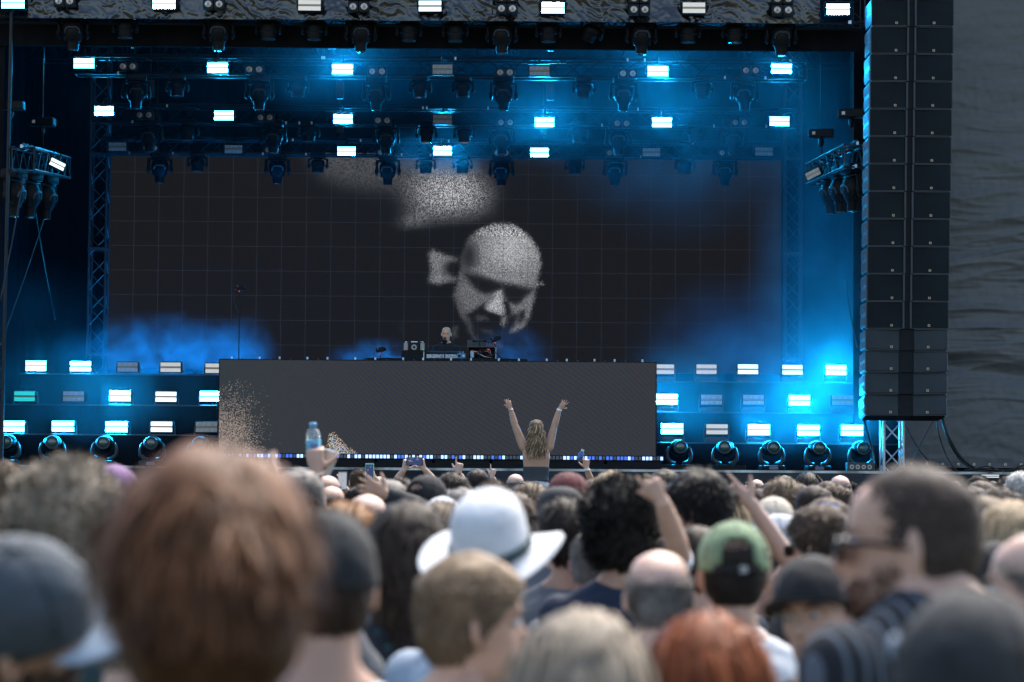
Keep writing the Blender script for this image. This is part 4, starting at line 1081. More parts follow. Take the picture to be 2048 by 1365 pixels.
def cap_parts(parent, colr, back_open=True, tilt=-8, M=None, brimc=None, strap=True, backward=False, mark=None):
    """baseball cap: dome with panels and eyelets, brim, rear opening"""
    mb = MB(); a_, b_, c_ = .090, .112, .112; cz = 1.652; nu, nv = 40, 12; vv = []; ff = []; idx = {}
    T = Matrix.Translation((0, -.005, cz)) @ Matrix.Rotation(R(tilt), 4, 'X')
    if backward: T = T @ Matrix.Rotation(math.pi, 4, 'Z')
    if M: T = M @ T
    for j in range(nv + 1):
        for i in range(nu):
            th = (math.pi / 2 + .14) * j / nv; ph = 2 * math.pi * i / nu
            bump_ = 1 + .012 * abs(math.cos(ph * 3)); r_ = math.sin(th) ** .92
            bump_ *= 1 + .05 * noise.noise(V((math.cos(ph) * 3, math.sin(ph) * 3, th * 3 + len(parent.name)))); idx[(i, j)] = len(vv); vv.append(T @ V((a_ * r_ * math.cos(ph) * bump_, b_ * r_ * math.sin(ph) * bump_, c_ * max(0.0, math.cos(th)) ** .9 if th < 1.57 else -c_ * math.sin(th - 1.57))))
    for j in range(nv):
        for i in range(nu):
            ph = 2 * math.pi * (i + .5) / nu; da = abs(((ph - 1.5 * math.pi + math.pi) % (2 * math.pi)) - math.pi)
            if back_open and math.hypot(da / .55, (nv - 1 - j) / 4.6) < 1: continue
            ff.append((idx[(i, j)], idx[(i, j + 1)], idx[((i + 1) % nu, j + 1)], idx[((i + 1) % nu, j)]))
    mb.add(vv, ff); o = mb.build('cap', clothmat(colr, .8), parent, smooth=True)
    for kx in range(3):
        ph = math.pi / 2 + kx * math.pi / 3; P = [T @ V((a_ * 1.012 * math.cos(ph) * math.sin(q), b_ * 1.012 * math.sin(ph) * math.sin(q), c_ * 1.006 * max(0, math.cos(abs(q))) ** .9)) for q in [(-1.5 + 3.0 * i / 16) for i in range(17)]]
        MB().tube([p for i, p in enumerate(P) if not (back_open and kx == 0 and i < 4)], .0016, 5).build('seam', clothmat('charcoal' if colr != 'charcoal' else 'black'), o)
    sm = o.modifiers.new('th', 'SOLIDIFY'); sm.thickness = .003
    b = MB(); vv = []; ff = []; n = 18
    for i in range(n + 1):
        ph = R(28) + R(124) * i / n
        for q in range(5):
            r_ = 1 + q / 4 * .68 * max(0.0, math.sin((ph - R(28)) / R(124) * math.pi)) ** .55
            x = a_ * math.cos(ph) * (1 + (r_ - 1) * .55); y = b_ * math.sin(ph) * r_; z = -.012 - .018 * (math.cos(ph) ** 2) - .006 * q / 4
            vv.append(T @ V((x, y, z)))
    for i in range(n):
        for q in range(4): k = i * 5 + q; ff.append((k, k + 1, k + 6, k + 5))
    b.add(vv, ff); br = b.build('brim', clothmat(brimc or colr, .8), o, smooth=True); s2 = br.modifiers.new('th', 'SOLIDIFY'); s2.thickness = .004
    MB().ell(T @ V((0, 0, c_)), (.009, .009, .005), 8, 5).build('button', clothmat(colr), o)
    if strap:
        P = [T @ V((a_ * 1.01 * math.cos(p), b_ * 1.01 * math.sin(p), -.012)) for p in [R(270 - 40 + 8 * k) for k in range(11)]]
        MB().tube(P, [(.003, .008)] * 11, 6).build('strap', clothmat('black'), o)
        MB().box(P[6], (.02, .006, .018)).build('buckle', ALU, o)
    return o
def hat_parts(parent, colr, rim=.10, crown=.125, band=None, M=None, name='fedora', tilt=0, curl=.02, ys=1.2):
    T = (M or Matrix.Identity(4)) @ Matrix.Translation((0, -.005, 1.665)) @ Matrix.Rotation(R(tilt), 4, 'X')
    prof = [(.088, 0), (.0895, .03), (.0875, crown * .45), (.082, crown * .65), (.071, crown * .82), (.052, crown * .94), (.028, crown), (.003, crown * 1.01)]
    mb = MB(); n = 44; vv = []; ff = []
    outer = [(.088 + rim, -.012), (.088 + rim * .8, -.016), (.088 + rim * .45, -.014), (.088 + rim * .12, -.006)]
    allp = outer + prof
    for q, (r_, h) in enumerate(allp):
        for k in range(n):
            a = 2 * math.pi * k / n; dr = max(0, (r_ - .088) / rim)
            z = h + dr ** 1.5 * (curl * abs(math.cos(a)) ** 1.5 * 1.6 - curl * 1.1 * max(0, math.sin(a)) ** 2 - .3 * curl) + .006 * dr * math.sin(a * 3 + 1)
            vv.append(T @ V((r_ * math.cos(a) * .97, r_ * math.sin(a) * (ys if r_ < .1 else 1.08), z)))
    for i in range(len(allp) - 1):
        for k in range(n): ff.append((i * n + k, i * n + (k + 1) % n, (i + 1) * n + (k + 1) % n, (i + 1) * n + k))
    mb.add(vv, ff); o = mb.build(name, clothmat(colr, .75), parent, smooth=True); s_ = o.modifiers.new('th', 'SOLIDIFY'); s_.thickness = .004
    if band:
        P = [T @ V((.0925 * math.cos(a), .0925 * ys * math.sin(a), .016)) for a in [2 * math.pi * k / 32 for k in range(33)]]
        MB().tube(P, [(.003, .014)] * 33, 6).build('hat_band', clothmat(band), o, smooth=True)
    return o
def glasses_parts(parent, M=None, dark=True):
    T = M or Matrix.Identity(4); mb = MB(); z = 1.628
    for s in (-1, 1):
        mb.tube([T @ V((s * .068, .088, z + .006)), T @ V((s * .08, .05, z + .006)), T @ V((s * .083, -.005, z)), T @ V((s * .08, -.03, z - .02))], [.004, .004, .0035, .003], 6)
    mb.tube([T @ V((-.07, .092, z + .008)), T @ V((0, .104, z + .006)), T @ V((.07, .092, z + .008))], .004, 6)
    o = mb.build('sunglasses', BLKP, parent, smooth=True)
    for s in (-1, 1):
        MB().ell(T @ V((s * .035, .102, z - .008)), (.03, .006, .022), 14, 8, T.to_3x3()).build('lens', mat('dark_lens', (.01, .01, .012), .08, spec=.8), o, smooth=True)
    return o
def face_parts(parent, M=None, brow='dark', eyes=True):
    T = M or Matrix.Identity(4); T3 = T.to_3x3()
    for s in (-1, 1):
        if eyes:
            e = MB().ell(T @ V((s * .031, .078, 1.633)), (.013, .011, .009), 12, 8, T3).build('eye', mat('eye_white', (.6, .58, .55), .2), parent, smooth=True)
            MB().ell(T @ V((s * .031, .0875, 1.633)), (.0055, .003, .0055), 10, 6, T3).build('iris', mat('iris', (.05, .06, .06), .15), e)
        MB().tube([T @ V((s * .015, .094, 1.65)), T @ V((s * .033, .094, 1.656)), T @ V((s * .052, .084, 1.65))], [(.003, .003), (.004, .004), (.002, .002)], 6).build('eyebrow', hairmat(brow), parent)
    MB().tube([T @ V((-.024, .088, 1.563)), T @ V((0, .098, 1.5645)), T @ V((.024, .088, 1.563))], [.003, .005, .003], 6).build('lips', mat('lip', (.3, .12, .1), .45), parent)
def beard_mesh(seed=3):
    rnd = random.Random(seed); mb = MB(); vv = []; ff = []
    n = 0
    while n < 1500:
        a = rnd.uniform(-.25, math.pi + .25); t = rnd.uniform(-.05, .38)
        if t > .26 and .35 * math.pi < a < .65 * math.pi and t < .30: continue
        if math.sin(a) > .5 and t > .30: continue
        tt = max(0, t); w_, f_, b_ = interp(HW, tt), interp(HF, tt), interp(HB, tt)
        p = V((w_ * math.cos(a), (f_ + b_) / 2 + (f_ - b_) / 2 * math.sin(a), HZ0 + HH * t)); nr = V((math.cos(a), math.sin(a), -.6)).normalized()
        if math.sin(a) < 0 and t < .1: continue
        q = p + nr * .004; L_ = rnd.uniform(.005, .011); d = (nr + V((rnd.gauss(0, .3), rnd.gauss(0, .3), -.6 + rnd.gauss(0, .3)))).normalized(); sd = d.cross(V((rnd.random(), rnd.random(), 1))).normalized() * .0018
        mb.add([q - sd, q + sd, q + d * L_ + sd * .3, q + d * L_ - sd * .3], [(0, 1, 2, 3)], shade=rnd.uniform(.6, 1.3)); n += 1
    me = mb.mesh('beard', True); me.materials.append(None); return me

PEOPLE = []
HB_ = 1.75
BODY_STD = body_mesh('body'); BODY_F = body_mesh('body', slim=.88)
SHIRT = [shirt_mesh('shirt', seed=1), shirt_mesh('shirt', sleeve=1.0, seed=4)]
SHIRT_F = shirt_mesh('top', sleeve=.2, slim=.9, seed=7)
TROU = trouser_mesh()
def tint(m, key):  # small per-garment colour differences
    return m
def person(px, top, Y, hair, hc, shirt, label, skin='fair', rot=0, cat='person', cap=None, hat=None, extra=None, female=False, headrot=0, headtilt=0, headroll=0, arms=None, hands=None, glasses=False, face=False, beard=None, hoff=None, sleeve=None, hscale=1.0, seed=None, group='people in the crowd', width=1.0, capkw={}, hatkw={}, hunch=0.0):
    off = {'buzz': .006, 'receding': .002, 'sides': .0, 'short': .024, 'tousled': .035, 'wavy': .022, 'afro': .085, 'long': .018, 'bob': .024, 'big': .085, None: 0}[hair] if hoff is None else hoff
    if cap: off = .022
    if hat: off = .055
    off -= hunch
    p = at(px, top, Y)
    s = p.z / (HB_ + off)
    c = thing('person', label, cat, (p.x, Y, 0), R(rot), group, 1)
    c.scale = (s * width, s * width, s)
    HM = None
    if headrot or headtilt or headroll or hunch:
        piv = Matrix.Translation((0, -.02, 1.5)); HM = Matrix.Translation((0, hunch * .3, -hunch)) @ piv @ Euler((R(headtilt), R(headroll), R(headrot))).to_matrix().to_4x4() @ piv.inverted()
    if arms or HM or hands:
        inv = c.matrix_basis.inverted()
        A = {}; Hn = {}
        for s_, spec in (arms or {}).items():
            E = inv @ at(*spec[0]); W_ = inv @ at(*spec[1]); S = V((s_ * .185, -.01, 1.37))
            # raised arm: lift the shoulder
            if (E - S).length > .36: pass
            S = S + V((0, 0, .03)) if E.z > S.z else S
            A[s_] = (S, E, W_)
            if len(spec) > 2:
                Hn[s_] = ((inv.to_3x3() @ V(spec[2]['d']), inv.to_3x3() @ V(spec[2]['n']), inv.to_3x3() @ V(spec[2]['side'])), {k: v_ for k, v_ in spec[2].items() if k not in ('d', 'n', 'side')})
        me = body_mesh('body', A, Hn, fine=bool(arms), slim=.88 if female else 1.0, headM=HM)
        sh = shirt_mesh('shirt', A, sleeve if sleeve else .7, .9 if female else 1.0, seed=px) if arms else (SHIRT_F if female else SHIRT[0])
    else:
        me = BODY_F if female else BODY_STD
        sh = SHIRT_F if female else SHIRT[(int(px) % 3 == 0)]
    mobj('body', me, SKIN_T[skin], c)
    if shirt: mobj('shirt', sh, shirt if not isinstance(shirt, str) else clothmat(shirt), c)
    mobj('trousers', TROU, JEANS if int(px) % 2 else clothmat('black'), c)
    if hair:
        k = seed if seed is not None else int(px) % 3
        hk = ('capped' if (cap or hat) and hair not in ('long', 'bob', 'wavy') else hair)
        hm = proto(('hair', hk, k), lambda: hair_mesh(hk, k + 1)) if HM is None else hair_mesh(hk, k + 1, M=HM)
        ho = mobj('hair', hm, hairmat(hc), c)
    if cap: cap_parts(c, cap, M=HM, **capkw)
    if hat: hat_parts(c, hat, M=HM, **hatkw)
    if glasses: glasses_parts(c, HM)
    if face: face_parts(c, HM, hc if hc in HAIRC else 'dark')
    if beard:
        bm_ = beard_mesh()
        if HM: bm_.transform(HM)
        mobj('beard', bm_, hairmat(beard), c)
    PEOPLE.append((px, top, Y, label)); c['_s'] = s
    if extra: extra(c, HM or Matrix.Identity(4))
    return c
# ---------------- foreground people
STRIPE = mat('striped_navy_fabric', (.012, .016, .022), .85)
_t = STRIPE.node_tree; _b = _t.nodes['Principled BSDF']; _w = _t.nodes.new('ShaderNodeTexWave'); _w.wave_type = 'BANDS'; _w.bands_direction = 'X'; _w.inputs['Scale'].default_value = 13
_tc = _t.nodes.new('ShaderNodeTexCoord'); _t.links.new(_tc.outputs['Object'], _w.inputs[0]); _r = _t.nodes.new('ShaderNodeValToRGB'); _r.color_ramp.elements[0].position = .82; _r.color_ramp.elements[1].position = .9
_r.color_ramp.elements[0].color = (.010, .013, .018, 1); _r.color_ramp.elements[1].color = (.10, .12, .15, 1); _t.links.new(_w.outputs['Fac'], _r.inputs[0]); _t.links.new(_r.outputs[0], _b.inputs['Base Color'])
def pattern(name, base, dots, scale, thr):
    m = mat(name, base, .85); t = m.node_tree; b = t.nodes['Principled BSDF']; v_ = t.nodes.new('ShaderNodeTexVoronoi'); v_.inputs['Scale'].default_value = scale
    tc = t.nodes.new('ShaderNodeTexCoord'); t.links.new(tc.outputs['Object'], v_.inputs['Vector']); r = t.nodes.new('ShaderNodeValToRGB'); r.color_ramp.elements[0].position = thr; r.color_ramp.elements[1].position = thr + .06
    r.color_ramp.elements[0].color = (*dots, 1); r.color_ramp.elements[1].color = (*base, 1); t.links.new(v_.outputs['Distance'], r.inputs[0]); t.links.new(r.outputs[0], b.inputs['Base Color']); return m
TEALP = pattern('teal_print_fabric', (.012, .022, .032), (.02, .10, .10), 26, .22)
BANDP = pattern('blue_bandana_fabric', (.03, .11, .36), (.62, .42, .16), 75, .26)

# order: from the camera outwards
person(425, 887, 2.5, 'big', 'auburn', 'charcoal', 'tall auburn haired head filling the lower left, nearest of the crowd', 'red', female=False, width=.93, hoff=.07, seed=0)
person(1945, 1163, 2.75, 'short', 'dark', 'charcoal', 'very blurred dark grey cap in the bottom right corner', 'fair', cap='charcoal', rot=-25, capkw=dict(back_open=False, tilt=-2, strap=False))
person(1415, 1226, 4.0, 'bob', 'copper', 'black', 'copper red haired head at the bottom edge below the green cap', 'pale', female=True)
person(1165, 1222, 3.5, 'bob', 'ash', 'grey', 'ash blond haired head with a centre parting at the bottom edge', 'pale', female=True, seed=1)
person(30, 1003, 3.45, 'short', 'dark', 'black', 'man in a grey blue cap with light brim at the left edge', 'fair', cap='greyblue', rot=-75, headroll=38, beard='dark', capkw=dict(back_open=False, brimc='lightblue', tilt=2, strap=False))
person(300, 1108, 4.0, 'buzz', 'grey', 'lightblue', 'grey stubbled neck in light blue shirt hidden behind the auburn head', 'pale', rot=-60)
person(645, 1008, 4.0, 'short', 'brown', 'white', 'man in dark slate cap and white shirt right of the auburn head', 'fair', rot=25, cap='charcoal', capkw=dict(back_open=False, tilt=4, strap=False))
person(935, 1098, 4.5, 'short', 'sandy', 'sage', 'sandy blond man in sage shirt turned right below the white hat', 'fair', rot=-60, headrot=-14, hunch=.04, hoff=.026, face=True)
_c = [o for o in bpy.data.objects if o.get('label') == 'very blurred dark grey cap in the bottom right corner'][0]
MB().ell((-.088, -.03, 1.69), (.006, .018, .018), 10, 6).build('cap_badge', clothmat('lightblue'), _c)
person(1852, 928, 3.95, 'receding', 'stubble', STRIPE, 'balding bearded man in dark sunglasses and striped navy shirt', 'fair', rot=38, headrot=36, hunch=.085, glasses=True, beard='dark', hoff=.002, face=True)
person(2075, 1060, 4.6, 'sides', 'grey', 'charcoal', 'bald pink head with pale glasses cut off by the right edge', 'pale', rot=60, face=True)
person(135, 930, 4.9, 'afro', 'ash', 'teal', 'curly ash blond man in dark teal shirt left of the auburn head', 'fair', hoff=.045, width=.93)
person(1650, 1102, 5.1, 'short', 'black', 'black', 'man in a black cap facing back with lowered eyes', 'fair', cap='black', rot=150, face=True, headtilt=-3, headroll=9, capkw=dict(back_open=False, tilt=15, strap=False))
person(985, 980, 5.4, 'short', 'grey', 'lightblue', 'person in a wide white fedora with teal band in mid crowd', 'fair', hat='white', hatkw=dict(rim=.082, crown=.14, band='teal', curl=.02, tilt=24), rot=-20)
person(820, 1003, 5.9, 'wavy', 'dark', TEALP, 'dark wavy haired person in a teal printed shirt', 'fair', hoff=.02, width=.98)
person(1318, 1100, 5.7, 'sides', 'grey', 'navy', 'bald man with grey stubbled sides left of the green cap', 'pale')
person(1468, 1036, 5.8, 'short', 'dark', 'white', 'man in sage green cap and white T-shirt', 'fair', cap='green', capkw=dict(back_open=True, tilt=-4))
person(1240, 946, 7.6, 'afro', 'black', 'navy', 'person with big black curly hair in navy shirt', 'tan', width=1.0, hoff=.07)
person(1640, 1006, 7.8, 'tousled', 'brown', 'charcoal', 'brown wavy haired man with glasses left of the bearded man', 'fair', rot=48, glasses=True, hoff=.032, face=True)
person(2020, 1003, 7.0, 'bob', 'blond', 'black', 'blond bobbed head with dark roots at the right edge', 'pale', female=True)
person(1988, 1078, 6.4, 'short', 'black', 'black', 'plain black knitted beanie at the right behind the bearded man', 'fair', cap='black', capkw=dict(back_open=False, strap=False, tilt=-10, backward=True))
person(690, 1000, 7.2, 'tousled', 'ginger', 'navy', 'ginger brown head rising just behind the dark slate cap', 'fair')
person(885, 1000, 7.6, 'tousled', 'light', 'grey', 'light brown head between the wavy dark head and the white hat', 'fair')
person(1395, 934, 8.2, 'tousled', 'black', 'black', 'dark haired man in sunglasses turned left beside raised pointing hands', 'tan', rot=62, glasses=True, face=True)
person(1405, 1040, 8.3, 'wavy', 'light', 'grey', 'light brown wavy head half hidden left of the green cap', 'fair', female=True)
person(1190, 1060, 8.0, 'buzz', 'grey', 'grey', 'grey haired head with red ear below the curly black hair', 'red', rot=-20)
person(598, 936, 9.0, 'short', 'grey', 'grey', 'grey blond head squeezed beside the auburn head', 'fair', rot=12)
person(1555, 1024, 9.0, 'short', 'brown', 'charcoal', 'man in a blue cap with white and orange top', 'fair', cap='white', capkw=dict(brimc='blue', back_open=False, strap=False), rot=60)
person(735, 988, 9.5, 'sides', 'grey', 'black', 'small shiny pink bald head under the open waving hand', 'pale')

# raised arms: the person owns the arm
def arm_person(*a, **k): return person(*a, **k)
arm_person(1600, 1085, 8.4, 'tousled', 'dark', 'black', 'arm raised person beside the green cap pointing left overhead', 'pale', sleeve=.2, arms={-1: ((1581, 1128, 8.3), (1503, 1008, 8.2), dict(d=(-.74, 0, .55), n=(0, -.4, 1), side=(-.2, -.3, .9), curls=(.05, 1.0, 1.1, 1.1), thumb=.9))})
arm_person(1395, 1050, 7.6, 'short', 'dark', 'white', 'person hidden behind the bald man raising a pointing hand', 'fair', arms={-1: ((1360, 1110, 7.3), (1324, 1002, 7.2), dict(s=.8, d=(-.5, 0, .85), n=(.1, -1, 0), side=(-1, 0, -.3), curls=(.05, 1.2, 1.3, 1.3), thumb=.3))})
arm_person(660, 1012, 11.8, 'short', 'brown', 'grey', 'person holding up a water bottle and a paper cup', 'fair', arms={-1: ((641, 1030, 11.7), (632, 944, 11.6), dict(d=(-.08, .1, 1), n=(0, -1, 0), side=(1, 0, 0), s=1.25, curls=(.9, .95, 1.0, 1.0), thumb=1.3))})
arm_person(905, 1010, 11.2, 'short', 'dark', 'charcoal', 'tattooed person in dark sleeve waving an open hand', 'tan', sleeve=1.0, arms={-1: ((850, 1020, 11.1), (772, 990, 11.0), dict(d=(-.88, 0, .42), n=(0, -1, 0), side=(.5, 0, .9), curls=(.15, .12, .15, .2), thumb=1.0, spread=.2))})
arm_person(565, 1040, 5.6, 'short', 'brown', 'grey', 'person behind the auburn head clapping both hands overhead', 'pale', arms={1: ((600, 1140, 5.5), (572, 1035, 5.5), dict(d=(-.15, 0, .95), n=(1, 0, 0), side=(0, -1, 0), curls=(.1, .1, .12, .15))), -1: ((500, 1140, 5.5), (538, 1035, 5.5), dict(d=(.0, 0, 1), n=(-1, 0, 0), side=(0, -1, 0), curls=(.1, .1, .12, .15)))})
# far arms: phones and pointing hands
arm_person(833, 990, 22, 'short', 'dark', 'black', 'person in the far crowd filming with a phone held sideways', 'pale', arms={-1: ((793, 962, 21.9), (808, 940, 21.8), dict(d=(.35, 0, .95), n=(-.3, -1, 0), side=(1, .2, 0), curls=(.25, .3, .9, 1), thumb=1.0)), 1: ((868, 962, 21.9), (848, 938, 21.8), dict(d=(-.45, 0, .9), n=(.3, -1, 0), side=(-1, .2, 0), curls=(.3, .35, .9, 1), thumb=.8))})
arm_person(905, 968, 22, 'tousled', 'dark', 'charcoal', 'dark haired person pointing one finger up left of the woman on shoulders', 'pale', arms={1: ((925, 962, 21.8), (917, 947, 21.7), dict(d=(.1, 0, 1), n=(0, -1, 0), side=(-1, 0, 0), curls=(.03, 1.3, 1.35, 1.35), thumb=.4))})
arm_person(975, 970, 27, 'short', 'black', 'black', 'person in a black cap pointing up near the woman on shoulders', 'pale', cap='black', capkw=dict(back_open=False), arms={1: ((987, 962, 26.9), (984, 955, 26.8), dict(d=(.15, 0, 1), n=(0, -1, 0), side=(-1, 0, 0), curls=(.03, 1.3, 1.35, 1.35), thumb=.3))})
arm_person(1185, 975, 25, 'short', 'light', 'grey', 'person holding a finger and a small bottle up right of the woman on shoulders', 'fair', arms={-1: ((1182, 962, 24.9), (1173, 937, 24.8), dict(d=(-.05, 0, 1), n=(0, -1, 0), side=(-1, 0, 0), curls=(.03, 1.1, 1.2, 1.2), thumb=.9))})
arm_person(738, 985, 24, 'short', 'brown', 'white', 'person filming with an upright green cased phone', 'pale', arms={1: ((758, 968, 23.9), (748, 955, 23.8), dict(d=(-.5, 0, .85), n=(0, -1, 0), side=(-1, 0, 0), curls=(.6, .7, .9, 1), thumb=.6))})
arm_person(690, 990, 20, 'short', 'dark', 'grey', 'person filming with a phone whose screen is white', 'pale', arms={1: ((692, 984, 19.9), (687, 974, 19.8), dict(d=(-.2, 0, 1), n=(0, -1, 0), side=(-1, 0, 0), curls=(.6, .7, .9, 1), thumb=.6))})

# ---------------- things held up
def phone(px, py, Y, label, land=False, case='black', scr=(.02, .05, .16), k=1.0):
    c = thing('phone', label, 'phone', at(px, py, Y)); w_, h_ = (.15, .073) if land else (.073, .15); w_ *= k; h_ *= k
    MB().box((0, .005, 0), (w_, .009, h_), bev=.006).build('case', clothmat(case) if case != 'lime' else mat('lime_case', (.25, .6, .3), .4), c, smooth='auto')
    s_ = MB().box((0, -.0005, 0), (w_ * .9, .003, h_ * .9)).build('screen', emis('phone_screen_' + label[:8] + case, scr, .8, (.01, .01, .01)), c)
    rr = random.Random(px)
    for i in range(5): MB().box((rr.uniform(-.3, .3) * w_, -.0025, rr.uniform(-.35, .35) * h_), (w_ * .14, .002, h_ * .07)).build('screen_mark', emis('phone_mark' + str(i % 3), ((.9, .2, .15), (.1, .3, .9), (.7, .75, .8))[i % 3], .7), s_)
    return c
phone(829, 923, 21.75, 'black phone held sideways in two hands over the crowd', True)
phone(739, 945, 23.75, 'upright phone in a lime green case over the crowd', False, 'lime', k=1.15)
phone(685, 962, 19.75, 'upright grey blue phone with a white screen half', False, 'greyblue', (.5, .55, .6))
# bottle
b_ = at(627, 893, 11.66)
c = thing('water_bottle', 'clear water bottle with light blue label and cap held above the crowd', 'bottle', (b_.x, 11.66, b_.z), (R(3), R(-2), 0))
PET = mat('bottle_plastic', (.75, .85, .9), .08, trans=.75)
MB().lathe([(.006, -.045), (.028, -.045), (.0335, -.038), (.034, .03), (.0335, .04), (.034, .055), (.028, .075), (.014, .088), (.0125, .093)], n=24).build('bottle_body', PET, c, smooth=True)
MB().lathe([(.0345, -.028), (.0352, -.025), (.0352, .028), (.0345, .03)], n=24).build('label_wrap', mat('label_blue', (.09, .42, .62), .4, var=.15, scale=30), c, smooth=True)
MB().ell((.004, -.034, .004), (.019, .003, .012), 14, 8).build('label_badge', mat('label_badge', (.16, .16, .34), .4), c)
MB().lathe([(.0, .092), (.0168, .092), (.0172, .11), (.015, .114), (.001, .114)], n=20).build('bottle_cap', mat('cap_blue', (.16, .42, .68), .35), c, smooth=True)
p_ = at(657, 926, 11.68)
c = thing('paper_cup', 'white paper cup with small dark print hanging tilted from the same hand', 'cup', p_, (0, R(17), 0))
MB().lathe([(.024, -.06), (.026, -.058), (.036, .055), (.0375, .056), (.0375, .06), (.0345, .058), (.026, -.05), (.001, -.05)], n=24).build('cup_wall', mat('paper_white', (.72, .72, .68), .6), c, smooth=True)
MB().box((-.006, -.0295, -.028), (.013, .003, .015), bev=.001).build('print', BMARK, c)
# wrist things
def band(label, px, py, Y, r, m, h=.02, tilt=(0, 0, 0), name='wristband'):
    c = tag(MB().lathe([(r, -h / 2), (r + .003, -h / 2), (r + .003, h / 2), (r, h / 2)], n=20).build(name, m, None, smooth=True, loc=at(px, py, Y)), label, 'wristband'); c.rotation_euler = [R(t) for t in tilt]; return c
band('pale woven wristband on the wrist below the bottle', 633, 950, 11.6, .033, clothmat('cream'), .016)

# ---------------- woman sitting on shoulders
WY = 31.2
def shoulders_woman():
    hp = at(1072, 962, WY); top = at(1072, 846, WY)
    c = thing('person', 'blond woman in strapless grey top and pale jeans on shoulders with both arms raised', 'person', (hp.x, WY, hp.z - 1.0 * .94), 0, 'people in the crowd')
    s = (top.z - hp.z) / (1.765 - 1.0); c.scale = (s, s, s); inv = c.matrix_basis.inverted()
    ARMK[0] = 1.22
    A = {-1: (V((-.165, -.01, 1.40)), inv @ at(1030, 851, WY), inv @ at(1021, 818, WY)), 1: (V((.165, -.01, 1.40)), inv @ at(1108, 855, WY), inv @ at(1119, 818, WY))}
    Hn = {-1: ((V((-.35, 0, 1)), V((0, -1, 0)), V((-1, 0, 0))), dict(curls=(.05, .3, .1, .5), thumb=.3, s=.95, spread=.1)), 1: ((V((.62, 0, .8)), V((0, -1, 0)), V((1, 0, -.2))), dict(curls=(.1, .08, .1, .12), thumb=.7, s=.95, spread=.16))}
    mobj('body', body_mesh('body', A, Hn, fine=True, slim=.95, sitting=True), mat('skin_sunkissed', (.5, .28, .18), .5, var=.08, scale=10), c); ARMK[0] = 1.0
    mb = MB(); torso_into(mb, .010, z0=1.2, z1=.94, sc_=.96); mobj('strapless_top', remesh('strapless_top', mb, .012, 2, None), mat('grey_jersey', (.045, .052, .058), .8, bump=.4, bscale=30, stretch=(.4, .4, 3)), c)
    mb = MB(); mb.tube([(0, -.005, .945), (0, -.02, .88), (0, -.02, .80)], [(.15, .108), (.17, .13), (.165, .12)], 16)
    for s_ in (-1, 1): mb.tube([(s_ * .09, -.02, .86), (s_ * .13, .18, .84), (s_ * .15, .42, .78), (s_ * .15, .46, .6), (s_ * .14, .44, .3)], [.108, .1, .075, .065, .055], 12)
    mobj('jeans', remesh('jeans', mb, .014, 2, None), mat('pale_denim', (.42, .52, .56), .85, var=.25, scale=25, bump=.4, bscale=40), c)
    # long wavy hair falling down the back in curled locks
    rnd = random.Random(5); hb = MB()
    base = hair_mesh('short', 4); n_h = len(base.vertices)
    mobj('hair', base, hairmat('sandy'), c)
    for i in range(190):
        a = rnd.uniform(-1.35, 1.35); r0 = .085; x0 = math.sin(a) * .082; y0 = -.02 - math.cos(a) * .085
        zt = rnd.uniform(1.60, 1.75); Ln = rnd.uniform(.27, .42) - abs(a) * .05; ph = rnd.uniform(0, 6.3); P = []; rr = []; am = rnd.uniform(.008, .018)
        lay = rnd.uniform(0, .03)
        for k in range(15):
            t = k / 14; z = zt - Ln * t; sp = 1 + .85 * max(0, t - .2)
            hy = y0 * (1 if z < 1.66 else max(.3, 1 - (z - 1.66) * 6)); hx = x0 * (1 if z < 1.68 else max(.4, 1 - (z - 1.68) * 6))
            P.append(V((hx * sp + am * min(1, t * 2.2) * math.sin(ph + t * 13), hy - lay - .045 * min(1, max(0, 1.5 - z) * 6) + am * min(1, t * 2.2) * math.cos(ph + t * 13), z))); rr.append(.0085 * (1 - .65 * t))
        k0 = len(hb.f); hb.tube(P, rr, 5); hb.c += [rnd.choice((.55, .8, 1.1, 1.5, 2.1))] * (len(hb.f) - k0)
    me = hb.mesh('hair_locks', True); me.materials.append(None); mobj('hair_locks', me, hairmat('sandy'), c)
    # belt loop gap, bracelets
    for s_, pr in ((-1, A[-1]), (1, A[1])):
        d = (pr[2] - pr[1]).normalized(); q = d.to_track_quat('Z', 'Y').to_matrix()
        MB().lathe([(.027, -.014), (.033, -.014), (.033, .014), (.027, .014)], pr[2] - d * .02, 'Z', 16, M=q).build('bracelet', WHITEP if s_ > 0 else ALU, c, smooth=True)
        MB().lathe([(.029, -.006), (.033, -.006), (.033, .006), (.029, .006)], pr[2] - d * .05, 'Z', 16, M=q).build('bracelet', BLKP, c, smooth=True)
    car = person(1072, 990, WY + .12, 'short', 'dark', 'blue', 'man in blue carrying the blond woman on his shoulders', 'fair', hoff=.02)
shoulders_woman()
band('white wristband on the hand pointing up right of the woman on shoulders', 1174, 940, 24.8, .03, WHITEP, .02)
c = thing('small_bottle', 'small blue bottle held beside the finger right of the woman on shoulders', 'bottle', at(1161, 913, 24.7), (0, R(20), 0))
MB().lathe([(.02, -.05), (.03, -.045), (.03, .03), (.014, .05), (.012, .06)], n=16).build('bottle_body', mat('blue_plastic', (.05, .12, .3), .25), c, smooth=True)
MB().lathe([(.014, .055), (.016, .055), (.016, .075), (.002, .075)], n=14).build('bottle_cap', WHITEP, c)

